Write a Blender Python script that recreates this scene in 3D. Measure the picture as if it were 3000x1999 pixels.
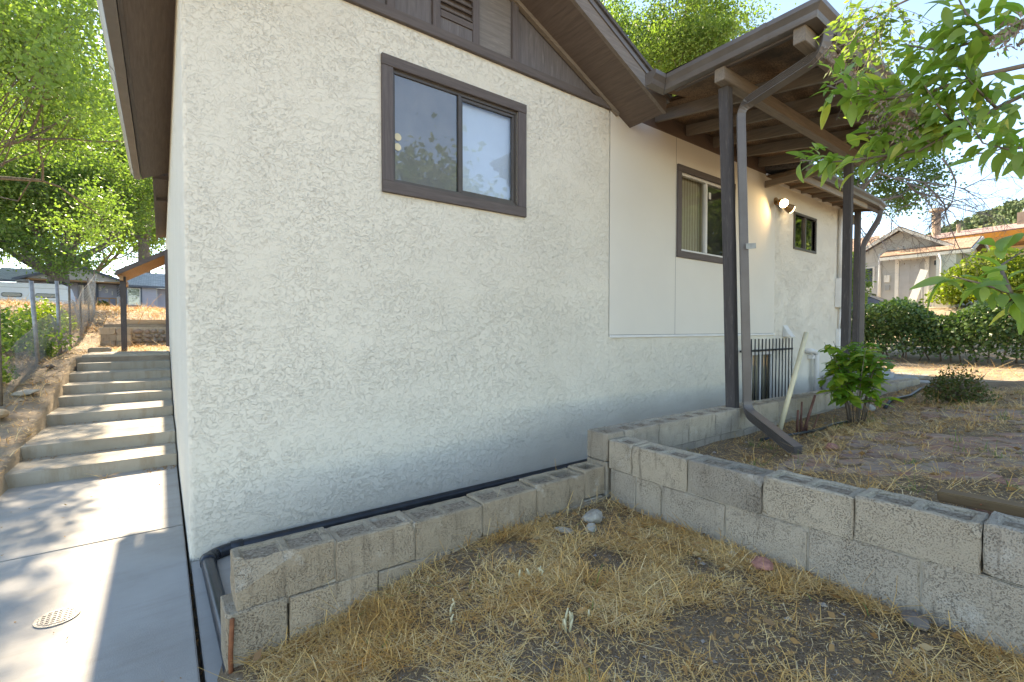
import bpy, bmesh, math, random
import numpy as np
from mathutils import Vector, Matrix
R = math.radians
for o in list(bpy.data.objects): bpy.data.objects.remove(o)
scn = bpy.context.scene
C = scn.collection

# ---------------------------------------------------------------- camera, sky, sun, exposure
cam = bpy.data.cameras.new('camera'); cam.lens = 16.44; cam.sensor_width = 36; cam.clip_start = .03; cam.clip_end = 3000
camo = bpy.data.objects.new('camera', cam); C.objects.link(camo); scn.camera = camo
camo.location = (-.15, -3.6, 1.47); camo.rotation_euler = (R(90 - 1.46), 0, R(-36.8))
SUN_EL = 37.0
w = bpy.data.worlds.new('World'); scn.world = w; w.use_nodes = True
wn = w.node_tree.nodes; wl = w.node_tree.links
sky = wn.new('ShaderNodeTexSky'); sky.sky_type = 'NISHITA'; sky.sun_disc = False
sky.sun_elevation = R(SUN_EL); sky.sun_rotation = 0.0; sky.altitude = 1600; sky.air_density = 1.0; sky.dust_density = .25; sky.ozone_density = 2.2
wl.new(sky.outputs[0], wn['Background'].inputs[0]); wn['Background'].inputs[1].default_value = .15
sun = bpy.data.lights.new('sun', 'SUN'); sun.energy = 4.6; sun.angle = R(.53); sun.color = (1, .93, .82)
suno = bpy.data.objects.new('sun', sun); C.objects.link(suno)
suno.rotation_euler = Vector((0.012, -math.cos(R(SUN_EL)), -math.sin(R(SUN_EL)))).to_track_quat('-Z', 'Y').to_euler()
vs = scn.view_settings; scn.display_settings.display_device = 'sRGB'; vs.view_transform = 'Standard'; vs.look = 'None'
vs.gamma = 1; vs.use_curve_mapping = False; vs.exposure = 2.0
vs.use_white_balance = True; vs.white_balance_temperature = 7900; vs.white_balance_tint = 11
scn.render.resolution_x = 1024; scn.render.resolution_y = 682
scn.render.engine = 'CYCLES'
scn.cycles.max_bounces = 6; scn.cycles.diffuse_bounces = 3; scn.cycles.glossy_bounces = 3; scn.cycles.transparent_max_bounces = 8

# ---------------------------------------------------------------- materials
def sock(n, v):
    return n.inputs[v]
class Mat:
    def __init__(s, name, rough=.8, spec=.3, metal=0):
        m = bpy.data.materials.new(name); m.use_nodes = True; s.m = m; s.t = m.node_tree; s.n = s.t.nodes; s.l = s.t.links
        s.b = s.n['Principled BSDF']; s.b.inputs['Roughness'].default_value = rough; s.b.inputs['Specular IOR Level'].default_value = spec
        s.b.inputs['Metallic'].default_value = metal; s.out = s.n['Material Output']; s._co = {}
    def co(s, sc=(1, 1, 1), kind='Object'):
        if kind == 'World':
            g = s.n.new('ShaderNodeNewGeometry'); src = g.outputs['Position']
        else:
            tc = s.n.new('ShaderNodeTexCoord'); src = tc.outputs[kind]
        mp = s.n.new('ShaderNodeMapping'); mp.inputs['Scale'].default_value = sc; s.l.new(src, mp.inputs[0]); return mp.outputs[0]
    def noise(s, scale, co=None, detail=4, rough=.55, dist=0):
        n = s.n.new('ShaderNodeTexNoise'); n.inputs['Scale'].default_value = scale; n.inputs['Detail'].default_value = detail
        n.inputs['Roughness'].default_value = rough; n.inputs['Distortion'].default_value = dist
        s.l.new(co if co is not None else s.co(kind='World'), n.inputs['Vector']); return n.outputs[0]
    def vor(s, scale, co=None, feat='F1'):
        n = s.n.new('ShaderNodeTexVoronoi'); n.inputs['Scale'].default_value = scale; n.feature = feat
        s.l.new(co if co is not None else s.co(kind='World'), n.inputs['Vector']); return n.outputs[0]
    def rnd(s): return s.n.new('ShaderNodeNewGeometry').outputs['Random Per Island']
    def orn(s): return s.n.new('ShaderNodeObjectInfo').outputs['Random']
    def ramp(s, f, stops, interp='LINEAR'):
        r = s.n.new('ShaderNodeValToRGB'); r.color_ramp.interpolation = interp; e = r.color_ramp.elements
        while len(e) < len(stops): e.new(.5)
        for q, (p, c) in zip(e, stops):
            q.position = p
            c = (c, c, c) if isinstance(c, (int, float)) else c
            q.color = (*c[:3], 1)
        s.l.new(f, r.inputs[0]); return r.outputs[0]
    def mix(s, f, a, b, mode='MIX'):
        n = s.n.new('ShaderNodeMix'); n.data_type = 'RGBA'; n.blend_type = mode
        for i, v in ((0, f), (6, a), (7, b)):
            if isinstance(v, (int, float)): n.inputs[i].default_value = v
            elif isinstance(v, tuple): n.inputs[i].default_value = (*v[:3], 1)
            else: s.l.new(v, n.inputs[i])
        return n.outputs[2]
    def math(s, op, a, b=None, clamp=False):
        n = s.n.new('ShaderNodeMath'); n.operation = op; n.use_clamp = clamp
        for i, v in ((0, a), (1, b)):
            if v is None: continue
            if isinstance(v, (int, float)): n.inputs[i].default_value = v
            else: s.l.new(v, n.inputs[i])
        return n.outputs[0]
    def col(s, c):
        if isinstance(c, tuple): s.b.inputs['Base Color'].default_value = (*c[:3], 1)
        else: s.l.new(c, s.b.inputs['Base Color'])
        return s
    def bump(s, h, strength=.5, dist=.01):
        n = s.n.new('ShaderNodeBump'); n.inputs['Strength'].default_value = strength; n.inputs['Distance'].default_value = dist
        s.l.new(h, n.inputs['Height']); s.l.new(n.outputs[0], s.b.inputs['Normal']); return s
def simple(name, c, rough=.7, spec=.3, metal=0, var=.25, sc=6, bump=0, bsc=60):
    m = Mat(name, rough, spec, metal)
    n = m.noise(sc, detail=5)
    d = tuple(v * (1 - var) for v in c); u = tuple(min(1, v * (1 + var)) for v in c)
    m.col(m.ramp(n, [(.3, d), (.7, u)]))
    if bump: m.bump(m.noise(bsc, detail=3), bump, .004)
    return m.m
def wood(name, c, axis, wear=(.2, .18, .15), wa=.25, rough=.75, warm=None):
    # painted, weathered boards: grain stretched along one axis
    m = Mat(name, rough, .25)
    sc = [22, 22, 22]; sc['XYZ'.index(axis)] = 1.4
    g = m.noise(2.2, m.co(tuple(sc), 'World'), 6, .65, .6)
    n2 = m.noise(3, detail=5)
    a = m.ramp(g, [(.25, tuple(v * .72 for v in c)), (.75, tuple(v * 1.22 for v in c))])
    k = m.ramp(m.noise(5, m.co(tuple(v * .35 + .4 for v in sc), 'World'), 7, .7), [(.56, 0), (.72, 1)])
    k = m.math('MULTIPLY', k, wa)
    m.col(m.mix(k, a, wear)); m.bump(g, .35, .004)
    return m.m
MT = {}
# stucco: trowelled plates with curled edges
def stucco(name, base, sc=1.0, bs=1.0):
    m = Mat(name, .9, .15)
    w1 = m.co((1, 1, 1.25), 'World')
    a = m.noise(9.5 * sc, w1, 6, .62, 1.2)
    pa = m.ramp(a, [(.515, 0), (.53, 1)])
    b = m.noise(19 * sc, w1, 5, .66, 1.6)
    pb = m.ramp(b, [(.54, 0), (.553, 1)])
    c = m.noise(36 * sc, w1, 4, .62, 1.0)
    pc = m.ramp(c, [(.575, 0), (.59, 1)])
    gate = m.ramp(m.noise(1.9 * sc, w1, 4, .6), [(.36, .3), (.58, 1)])
    h = m.math('ADD', m.math('MULTIPLY', m.math('MULTIPLY', pa, m.ramp(m.noise(1.7, w1, 2), [(.4, .35), (.6, 1)])), .7), m.math('MULTIPLY', m.math('MULTIPLY', pb, gate), .8))
    h = m.math('ADD', h, m.math('MULTIPLY', m.math('MULTIPLY', pc, gate), .5))
    h = m.math('ADD', h, m.math('MULTIPLY', m.noise(60, None, 3), .08))
    big = m.noise(.9, None, 4)
    m.col(m.ramp(big, [(.3, tuple(v * .93 for v in base)), (.7, base)]))
    m.bump(h, .9 * bs, .0034)
    return m.m
MT['stucco'] = stucco('stucco', (.775, .71, .58))
MT['stucco_far'] = stucco('stucco_coarse', (.79, .73, .61), 1.0, 1.4)
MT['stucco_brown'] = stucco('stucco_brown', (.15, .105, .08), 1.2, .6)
mm = Mat('smooth_panel', .85, .2)
mm.col(mm.ramp(mm.noise(1.5, detail=6), [(.3, (.70, .65, .555)), (.7, (.73, .68, .58))])); mm.bump(mm.noise(85, detail=3), .25, .002); MT['panel'] = mm.m
MT['paint_white'] = simple('white_paint', (.74, .72, .68), .6, .3, var=.06)
MT['brown_x'] = wood('brown_board_x', (.125, .102, .092), 'X'); MT['brown_y'] = wood('brown_board_y', (.125, .102, .088), 'Y'); MT['brown_z'] = wood('brown_board_z', (.125, .104, .098), 'Z', wa=.35)
MT['ply_panel'] = wood('plywood_siding', (.15, .132, .128), 'Z', (.32, .29, .27), .4); MT['ply_tan'] = wood('plywood_siding_worn', (.20, .175, .155), 'X', (.36, .32, .28), .5)
MT['soffit'] = wood('plywood_soffit', (.15, .115, .095), 'Y', (.30, .25, .2), .22)
MT['rafter'] = wood('rafter_wood', (.22, .18, .14), 'Y', (.34, .27, .2), .35); MT['beam'] = wood('beam_wood', (.24, .195, .15), 'X', (.38, .3, .22), .3)
MT['post'] = wood('post_wood', (.085, .075, .072), 'Z', (.26, .23, .2), .55)
m = Mat('osb_deck', .85, .2); v = m.ramp(m.vor(38, m.co((1, 2.2, 1), 'World')), [(.0, (.06, .04, .026)), (.6, (.27, .165, .095))]); m.col(m.mix(m.ramp(m.noise(2.2, detail=6), [(.45, 0), (.65, 1)]), v, (.075, .055, .04))); MT['osb'] = m.m
m = Mat('gutter_metal', .38, .5); m.col(m.ramp(m.noise(5, detail=7), [(.3, (.12, .10, .085)), (.65, (.15, .13, .115)), (.8, (.20, .18, .16))])); MT['gutter'] = m.m
MT['shingle'] = simple('roof_shingle', (.11, .10, .095), .95, .1, var=.35, sc=30)
# concrete, blocks
m = Mat('concrete', .85, .2)
a = m.ramp(m.noise(1.2, detail=8, rough=.65), [(.3, (.30, .28, .245)), (.5, (.37, .35, .31)), (.7, (.41, .39, .35))])
m.col(m.mix(m.ramp(m.noise(2.3, m.co((.5, 3, 1), 'World'), 8, .7), [(.5, 0), (.75, .5)]), a, (.26, .23, .185)))
m.bump(m.math('ADD', m.noise(140, detail=3), m.math('MULTIPLY', m.noise(90, m.co((.15, 2.5, 1), 'World'), 3), .8)), .5, .003); MT['concrete'] = m.m
m = Mat('concrete_step', .85, .2)
a = m.ramp(m.noise(1.5, detail=8, rough=.65), [(.3, (.31, .27, .205)), (.7, (.42, .38, .305))])
st = m.ramp(m.noise(3, m.co((2.2, 2.2, .5), 'World'), 7, .7), [(.5, 0), (.72, .75)])
m.col(m.mix(st, a, (.26, .195, .12))); m.bump(m.noise(120, detail=3), .25, .002); MT['step'] = m.m
def blockmat(name, base, stain):
    m = Mat(name, .95, .1)
    w1 = m.co(kind='World')
    big = m.noise(3.2, w1, 6, .65)
    o = m.orn()
    a = m.ramp(big, [(.28, tuple(v * .80 for v in base)), (.72, tuple(v * 1.16 for v in base))])
    a = m.mix(m.math('MULTIPLY', o, .7), a, stain)
    a = m.mix(1.0, a, m.ramp(m.math('FRACT', m.math('MULTIPLY', o, 7.31)), [(0, (.78, .77, .75)), (.5, (1, .98, .95)), (1, (1.12, 1.08, 1.0))]), 'MULTIPLY')
    a = m.mix(m.ramp(m.noise(7, w1, 6, .7), [(.6, 0), (.78, .6)]), a, (.62, .58, .50))
    pits = m.ramp(m.vor(95, w1), [(.12, 1), (.30, 0)]); pits2 = m.noise(170, w1, 3, .6); pn = m.noise(10, w1, 4)
    pk = m.math('MULTIPLY', m.ramp(pits2, [(.34, 1), (.45, 0)]), m.ramp(pn, [(.36, .4), (.6, 1)]))
    pk = m.math('MAXIMUM', m.math('MULTIPLY', pk, .7), m.math('MULTIPLY', pits, m.ramp(pn, [(.42, 0), (.62, .9)])))
    a = m.mix(m.math('MULTIPLY', pk, .7), a, (.14, .10, .07))
    # moss / run-off streaks from the top, vertical smears with a shape of their own
    sk = m.ramp(m.noise(5, m.co((3.5, 3.5, .5), 'World'), 6, .7), [(.56, 0), (.74, .75)])
    a = m.mix(sk, a, (.13, .10, .07))
    m.col(a)
    h = m.math('SUBTRACT', m.math('MULTIPLY', m.noise(130, w1, 5, .7), 1.0), m.math('MULTIPLY', pk, 1.2))
    m.bump(h, 1.0, .006)
    return m.m
MT['block'] = blockmat('cinder_block', (.45, .375, .275), (.53, .43, .30))
MT['block_b'] = blockmat('cinder_block_grey', (.44, .385, .31), (.45, .385, .295))
m = Mat('block_fill', .97, .1); m.col(m.ramp(m.noise(60, detail=6, rough=.7), [(.3, (.13, .095, .065)), (.5, (.31, .245, .17)), (.7, (.50, .42, .32))])); m.bump(m.noise(80, detail=5, rough=.7), 1, .012); MT['fill'] = m.m
m = Mat('mortar', .95, .1); m.col(m.ramp(m.noise(20, detail=5), [(.3, (.36, .31, .23)), (.7, (.48, .43, .35))])); m.bump(m.noise(60, detail=5), .8, .006); MT['mortar'] = m.m
# soil
m = Mat('soil', .97, .1)
w1 = m.co(kind='World'); a = m.ramp(m.noise(2.0, w1, 7, .7), [(.3, (.16, .105, .06)), (.55, (.27, .19, .115)), (.75, (.40, .29, .18))])
sp = m.ramp(m.noise(95, w1, 3, .6), [(.62, 0), (.68, 1)]); a = m.mix(sp, a, (.42, .38, .32))
dk = m.ramp(m.noise(130, w1, 2, .5), [(.33, 1), (.42, 0)]); a = m.mix(m.math('MULTIPLY', dk, .7), a, (.04, .03, .022))
m.col(a); m.bump(m.noise(70, w1, 6, .75), 1, .012); MT['soil'] = m.m
m = Mat('dry_earth', .97, .1); a = m.ramp(m.noise(1.4, detail=8, rough=.7), [(.3, (.22, .165, .11)), (.6, (.38, .30, .21)), (.8, (.46, .38, .28))]); m.col(a); m.bump(m.noise(25, detail=7, rough=.75), 1, .02); MT['earth'] = m.m
def islandmat(name, cols, rough=.7, trans=0, spec=.3, tc=None, patch=None):
    m = Mat(name, rough, spec)
    r = m.rnd(); k = [(i / max(1, len(cols) - 1), c) for i, c in enumerate(cols)]
    c = m.ramp(r, k)
    if patch: c = m.mix(m.ramp(m.noise(3.2, detail=4), [(.42, 0), (.62, .75)]), c, m.mix(1.0, c, patch, 'MULTIPLY'))
    m.col(c)
    if trans:
        t = m.n.new('ShaderNodeBsdfTranslucent'); mx = m.n.new('ShaderNodeMixShader'); mx.inputs[0].default_value = trans
        g = m.mix(1.0, c, tc or (1.15, 1.5, .5), 'MULTIPLY'); m.l.new(g, t.inputs[0])
        m.l.new(m.b.outputs[0], mx.inputs[1]); m.l.new(t.outputs[0], mx.inputs[2]); m.l.new(mx.outputs[0], m.out.inputs[0])
    return m.m
MT['straw'] = islandmat('dry_straw', [(.44, .22, .06), (.74, .46, .15), (.84, .61, .27), (.62, .32, .085), (.86, .68, .38), (.76, .46, .12), (.52, .38, .23)], .75, patch=(.80, .66, .46))
MT['weed'] = islandmat('green_weed', [(.10, .17, .04), (.16, .23, .06), (.24, .27, .10)], .6, .35)
MT['leaf'] = islandmat('leaf_green', [(.095, .145, .04), (.15, .205, .06), (.205, .255, .08), (.12, .175, .05), (.28, .30, .11)], .5, .5)
MT['leaf_lime'] = islandmat('leaf_lime', [(.13, .185, .05), (.20, .255, .075), (.255, .30, .10), (.155, .21, .06)], .5, .52)
MT['leaf_grey'] = islandmat('leaf_greyish', [(.10, .16, .05), (.14, .20, .065), (.12, .19, .07)], .55, .45)
MT['leaf_dark'] = islandmat('leaf_dark', [(.055, .105, .032), (.08, .14, .042), (.11, .17, .055), (.15, .20, .065)], .38, .25, .45)
MT['leaf_red'] = islandmat('leaf_bronze', [(.06, .09, .025), (.09, .12, .03), (.14, .11, .045), (.08, .11, .03), (.2, .1, .05)], .5, .3)
MT['leaf_yellow'] = islandmat('leaf_yellow_green', [(.16, .21, .03), (.26, .29, .035), (.10, .15, .03), (.33, .34, .045)], .5, .4)
MT['leaf_pear_more'] = islandmat('pear_leaf_more', [(.15, .23, .055), (.22, .32, .08), (.30, .40, .11), (.18, .27, .06), (.33, .36, .11)], .42, .5, .4)
MT['chaparral'] = islandmat('chaparral', [(.075, .11, .04), (.10, .14, .05), (.135, .17, .065), (.085, .12, .05)], .8)
MT['seed'] = islandmat('dry_seeds', [(.17, .12, .085), (.26, .19, .14), (.33, .26, .2), (.12, .085, .06)], .8)
def bigleaf(name, c1, c2):
    m = Mat(name, .42, .4); o = m.orn()
    c = m.ramp(o, [(0, c1), (.75, c2), (.95, (c2[0] * 1.6, c2[1] * 1.15, c2[2]))])
    c = m.mix(m.ramp(m.noise(30, detail=3), [(.4, 0), (.8, .3)]), c, (.19, .2, .05)); m.col(c)
    t = m.n.new('ShaderNodeBsdfTranslucent'); mx = m.n.new('ShaderNodeMixShader'); mx.inputs[0].default_value = .5
    m.l.new(m.mix(1.0, c, (1.5, 1.7, .6), 'MULTIPLY'), t.inputs[0]); m.l.new(m.b.outputs[0], mx.inputs[1]); m.l.new(t.outputs[0], mx.inputs[2]); m.l.new(mx.outputs[0], m.out.inputs[0])
    return m.m
MT['pear'] = bigleaf('pear_leaf', (.17, .26, .06), (.31, .41, .11)); MT['shrubleaf'] = bigleaf('shrub_leaf', (.11, .23, .03), (.22, .34, .05))
m = Mat('bark', .95, .1); g = m.noise(4, m.co((6, 6, 1.2), 'World'), 7, .7); m.col(m.ramp(g, [(.3, (.075, .06, .045)), (.6, (.21, .175, .135)), (.8, (.33, .28, .22))])); m.bump(g, 1, .03); MT['bark'] = m.m
MT['twig'] = simple('twig', (.19, .15, .115), .9, .1, var=.4, sc=12); MT['twig_red'] = simple('red_twig', (.13, .06, .04), .8, .2, var=.3, sc=20); MT['twig_grey'] = simple('grey_twig', (.21, .18, .165), .9, .1, var=.3, sc=5)
m = Mat('brick', .95, .1); o = m.orn(); a = m.ramp(o, [(0, (.27, .145, .105)), (.3, (.36, .19, .135)), (.55, (.27, .185, .15)), (.8, (.33, .23, .18)), (1, (.23, .14, .11))]); n = m.noise(9, detail=6, rough=.7); m.col(m.mix(m.ramp(n, [(.38, 0), (.66, .92)]), a, (.36, .28, .19))); m.bump(m.noise(60, detail=6, rough=.7), .8, .006); MT['brick'] = m.m
m = Mat('stone', .9, .2); o = m.orn(); a = m.ramp(o, [(0, (.30, .26, .22)), (.3, (.42, .39, .35)), (.6, (.35, .26, .2)), (.85, (.5, .47, .42)), (1, (.24, .2, .17))]); m.col(m.mix(m.noise(25, detail=5), a, (.3, .25, .2))); m.bump(m.noise(40, detail=5), .8, .01); MT['stone'] = m.m
MT['pipe'] = simple('black_plastic_pipe', (.016, .019, .024), .33, .5, var=.5, sc=9); MT['pvc'] = simple('yellowed_pvc', (.64, .55, .35), .5, .4, var=.12, sc=7); MT['white_pipe'] = simple('painted_pipe', (.68, .66, .62), .5, .35, var=.08)
m = Mat('rust', .9, .2); m.col(m.ramp(m.noise(30, detail=6), [(.3, (.16, .055, .025)), (.7, (.33, .13, .06))])); MT['rust'] = m.m
MT['black_metal'] = simple('dark_metal', (.03, .028, .027), .5, .4, var=.3); MT['alu_brown'] = simple('bronze_aluminium', (.075, .062, .052), .4, .5, var=.15); MT['alu_white'] = simple('white_aluminium', (.66, .64, .6), .45, .4, var=.08)
MT['grey_plastic'] = simple('grey_plastic', (.33, .34, .35), .6, .3, var=.12); MT['bag'] = simple('black_bag', (.02, .022, .03), .35, .5, var=.4, sc=20)
MT['galv'] = simple('galvanised', (.30, .29, .27), .45, .5, .4, var=.25, sc=14); MT['fence_rust'] = simple('fence_post', (.14, .115, .085), .7, .3, var=.4, sc=8)
MT['old_board'] = wood('old_board', (.20, .125, .06), 'Y', (.08, .055, .035), .7); MT['new_wood'] = wood('cedar_wood', (.42, .25, .13), 'X', (.3, .18, .1), .2); MT['timber'] = wood('landscape_timber', (.44, .33, .22), 'X', (.3, .22, .14), .4)
def glass(name, rough=.02, tint=(.9, .93, .92), ior=1.52, boost=1.0):
    m = Mat(name); n = m.n; l = m.l; n.remove(m.b)
    t = n.new('ShaderNodeBsdfTransparent'); t.inputs[0].default_value = (*tint, 1); g = n.new('ShaderNodeBsdfGlossy'); g.inputs['Roughness'].default_value = rough
    f = n.new('ShaderNodeFresnel'); f.inputs[0].default_value = ior; mu = n.new('ShaderNodeMath'); mu.operation = 'MULTIPLY'; mu.inputs[1].default_value = boost; mu.use_clamp = True
    l.new(f.outputs[0], mu.inputs[0]); mx = n.new('ShaderNodeMixShader'); l.new(mu.outputs[0], mx.inputs[0]); l.new(t.outputs[0], mx.inputs[1]); l.new(g.outputs[0], mx.inputs[2]); l.new(mx.outputs[0], m.out.inputs[0]); return m.m
MT['glass'] = glass('window_glass', boost=1.0); MT['glass_coated'] = glass('coated_glass', boost=2.4); MT['glass_far'] = glass('window_glass_far', .01, (.5, .55, .55), 1.6, 2.6)
m = Mat('insect_screen', .8, .1); a = m.ramp(m.noise(3.2, m.co((1, 1, .7), 'World'), 6, .65), [(.3, (.36, .36, .40)), (.6, (.44, .43, .46)), (.74, (.52, .42, .36))]); m.col(a)
tr = m.n.new('ShaderNodeBsdfTransparent'); mx = m.n.new('ShaderNodeMixShader'); mx.inputs[0].default_value = .22; m.l.new(m.b.outputs[0], mx.inputs[1]); m.l.new(tr.outputs[0], mx.inputs[2]); m.l.new(mx.outputs[0], m.out.inputs[0]); MT['screen'] = m.m
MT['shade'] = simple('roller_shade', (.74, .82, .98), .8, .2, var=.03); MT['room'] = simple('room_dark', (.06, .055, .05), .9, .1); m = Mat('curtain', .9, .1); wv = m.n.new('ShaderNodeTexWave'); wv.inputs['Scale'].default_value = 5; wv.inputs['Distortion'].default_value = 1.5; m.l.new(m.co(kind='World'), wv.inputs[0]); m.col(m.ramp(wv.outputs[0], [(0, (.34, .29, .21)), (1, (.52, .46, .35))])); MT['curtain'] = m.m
# neighbours
def siding(name, c, pitch=.11):
    m = Mat(name, .75, .2); sx = m.n.new('ShaderNodeSeparateXYZ'); g = m.n.new('ShaderNodeNewGeometry'); m.l.new(g.outputs['Position'], sx.inputs[0])
    f = m.math('FRACT', m.math('MULTIPLY', sx.outputs[2], 1 / pitch)); m.col(m.ramp(m.noise(2, detail=4), [(.3, tuple(v * .93 for v in c)), (.7, c)])); m.bump(f, .6, .015); return m.m
MT['gray_siding'] = siding('grey_blue_siding', (.46, .46, .54), .2); MT['gray_trim'] = simple('slate_trim', (.12, .14, .18), .6, var=.1); MT['gray_gable'] = siding('gable_siding', (.55, .54, .53), .25)
MT['gray_door_wall'] = siding('pale_grey_siding', (.50, .50, .49), .4); MT['door_grey'] = simple('grey_door', (.42, .42, .43), .5, var=.05)
def shingles(name, c, pitch=.18):
    m = Mat(name, .95, .1); br = m.n.new('ShaderNodeTexBrick'); br.inputs['Scale'].default_value = 1; br.inputs['Brick Width'].default_value = .3; br.inputs['Row Height'].default_value = pitch; br.inputs['Mortar Size'].default_value = .012
    br.inputs['Color1'].default_value = (*(v * .8 for v in c), 1); br.inputs['Color2'].default_value = (*(v * 1.2 for v in c), 1); br.inputs['Mortar'].default_value = (*(v * .5 for v in c), 1)
    tc = m.n.new('ShaderNodeTexCoord'); m.l.new(tc.outputs['UV'], br.inputs[0]); m.col(m.mix(m.ramp(m.noise(3, detail=5), [(.4, 0), (.8, .4)]), br.outputs[0], tuple(v * 1.3 for v in c))); return m.m
MT['shingle_tan'] = shingles('tan_shingles', (.36, .25, .18)); MT['shingle_pink'] = shingles('pinkish_shingles', (.36, .25, .21)); MT['shingle_grey'] = shingles('grey_shingles', (.55, .54, .53))
MT['orange'] = simple('orange_paint', (.66, .26, .035), .6, var=.1); MT['cream'] = simple('cream_soffit', (.62, .42, .2), .7, var=.06); MT['mortar_far'] = simple('far_mortar', (.25, .15, .08), .9); MT['flue'] = simple('tan_flue', (.46, .33, .22), .6, var=.15, sc=3)
MT['camper'] = simple('white_fibreglass', (.72, .73, .75), .4, .4, var=.04); MT['tint'] = simple('tinted_glass', (.03, .035, .045), .12, .6, var=.2); MT['car'] = simple('grey_car_paint', (.18, .19, .21), .22, .6, .3, var=.05); MT['tyre'] = simple('tyre', (.02, .02, .02), .9)
MT['pot'] = simple('blue_pot', (.05, .07, .11), .4, var=.2); MT['iron'] = simple('cast_iron', (.19, .18, .165), .6, .4, .3, var=.3, sc=25)
e = Mat('lit_bulb'); e.b.inputs['Emission Color'].default_value = (1, .78, .46, 1); e.b.inputs['Emission Strength'].default_value = 9; e.col((.9, .85, .7)); MT['bulb'] = e.m
MT['lamp_body'] = simple('bronze_lamp', (.26, .15, .06), .45, .4, var=.2)

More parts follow.
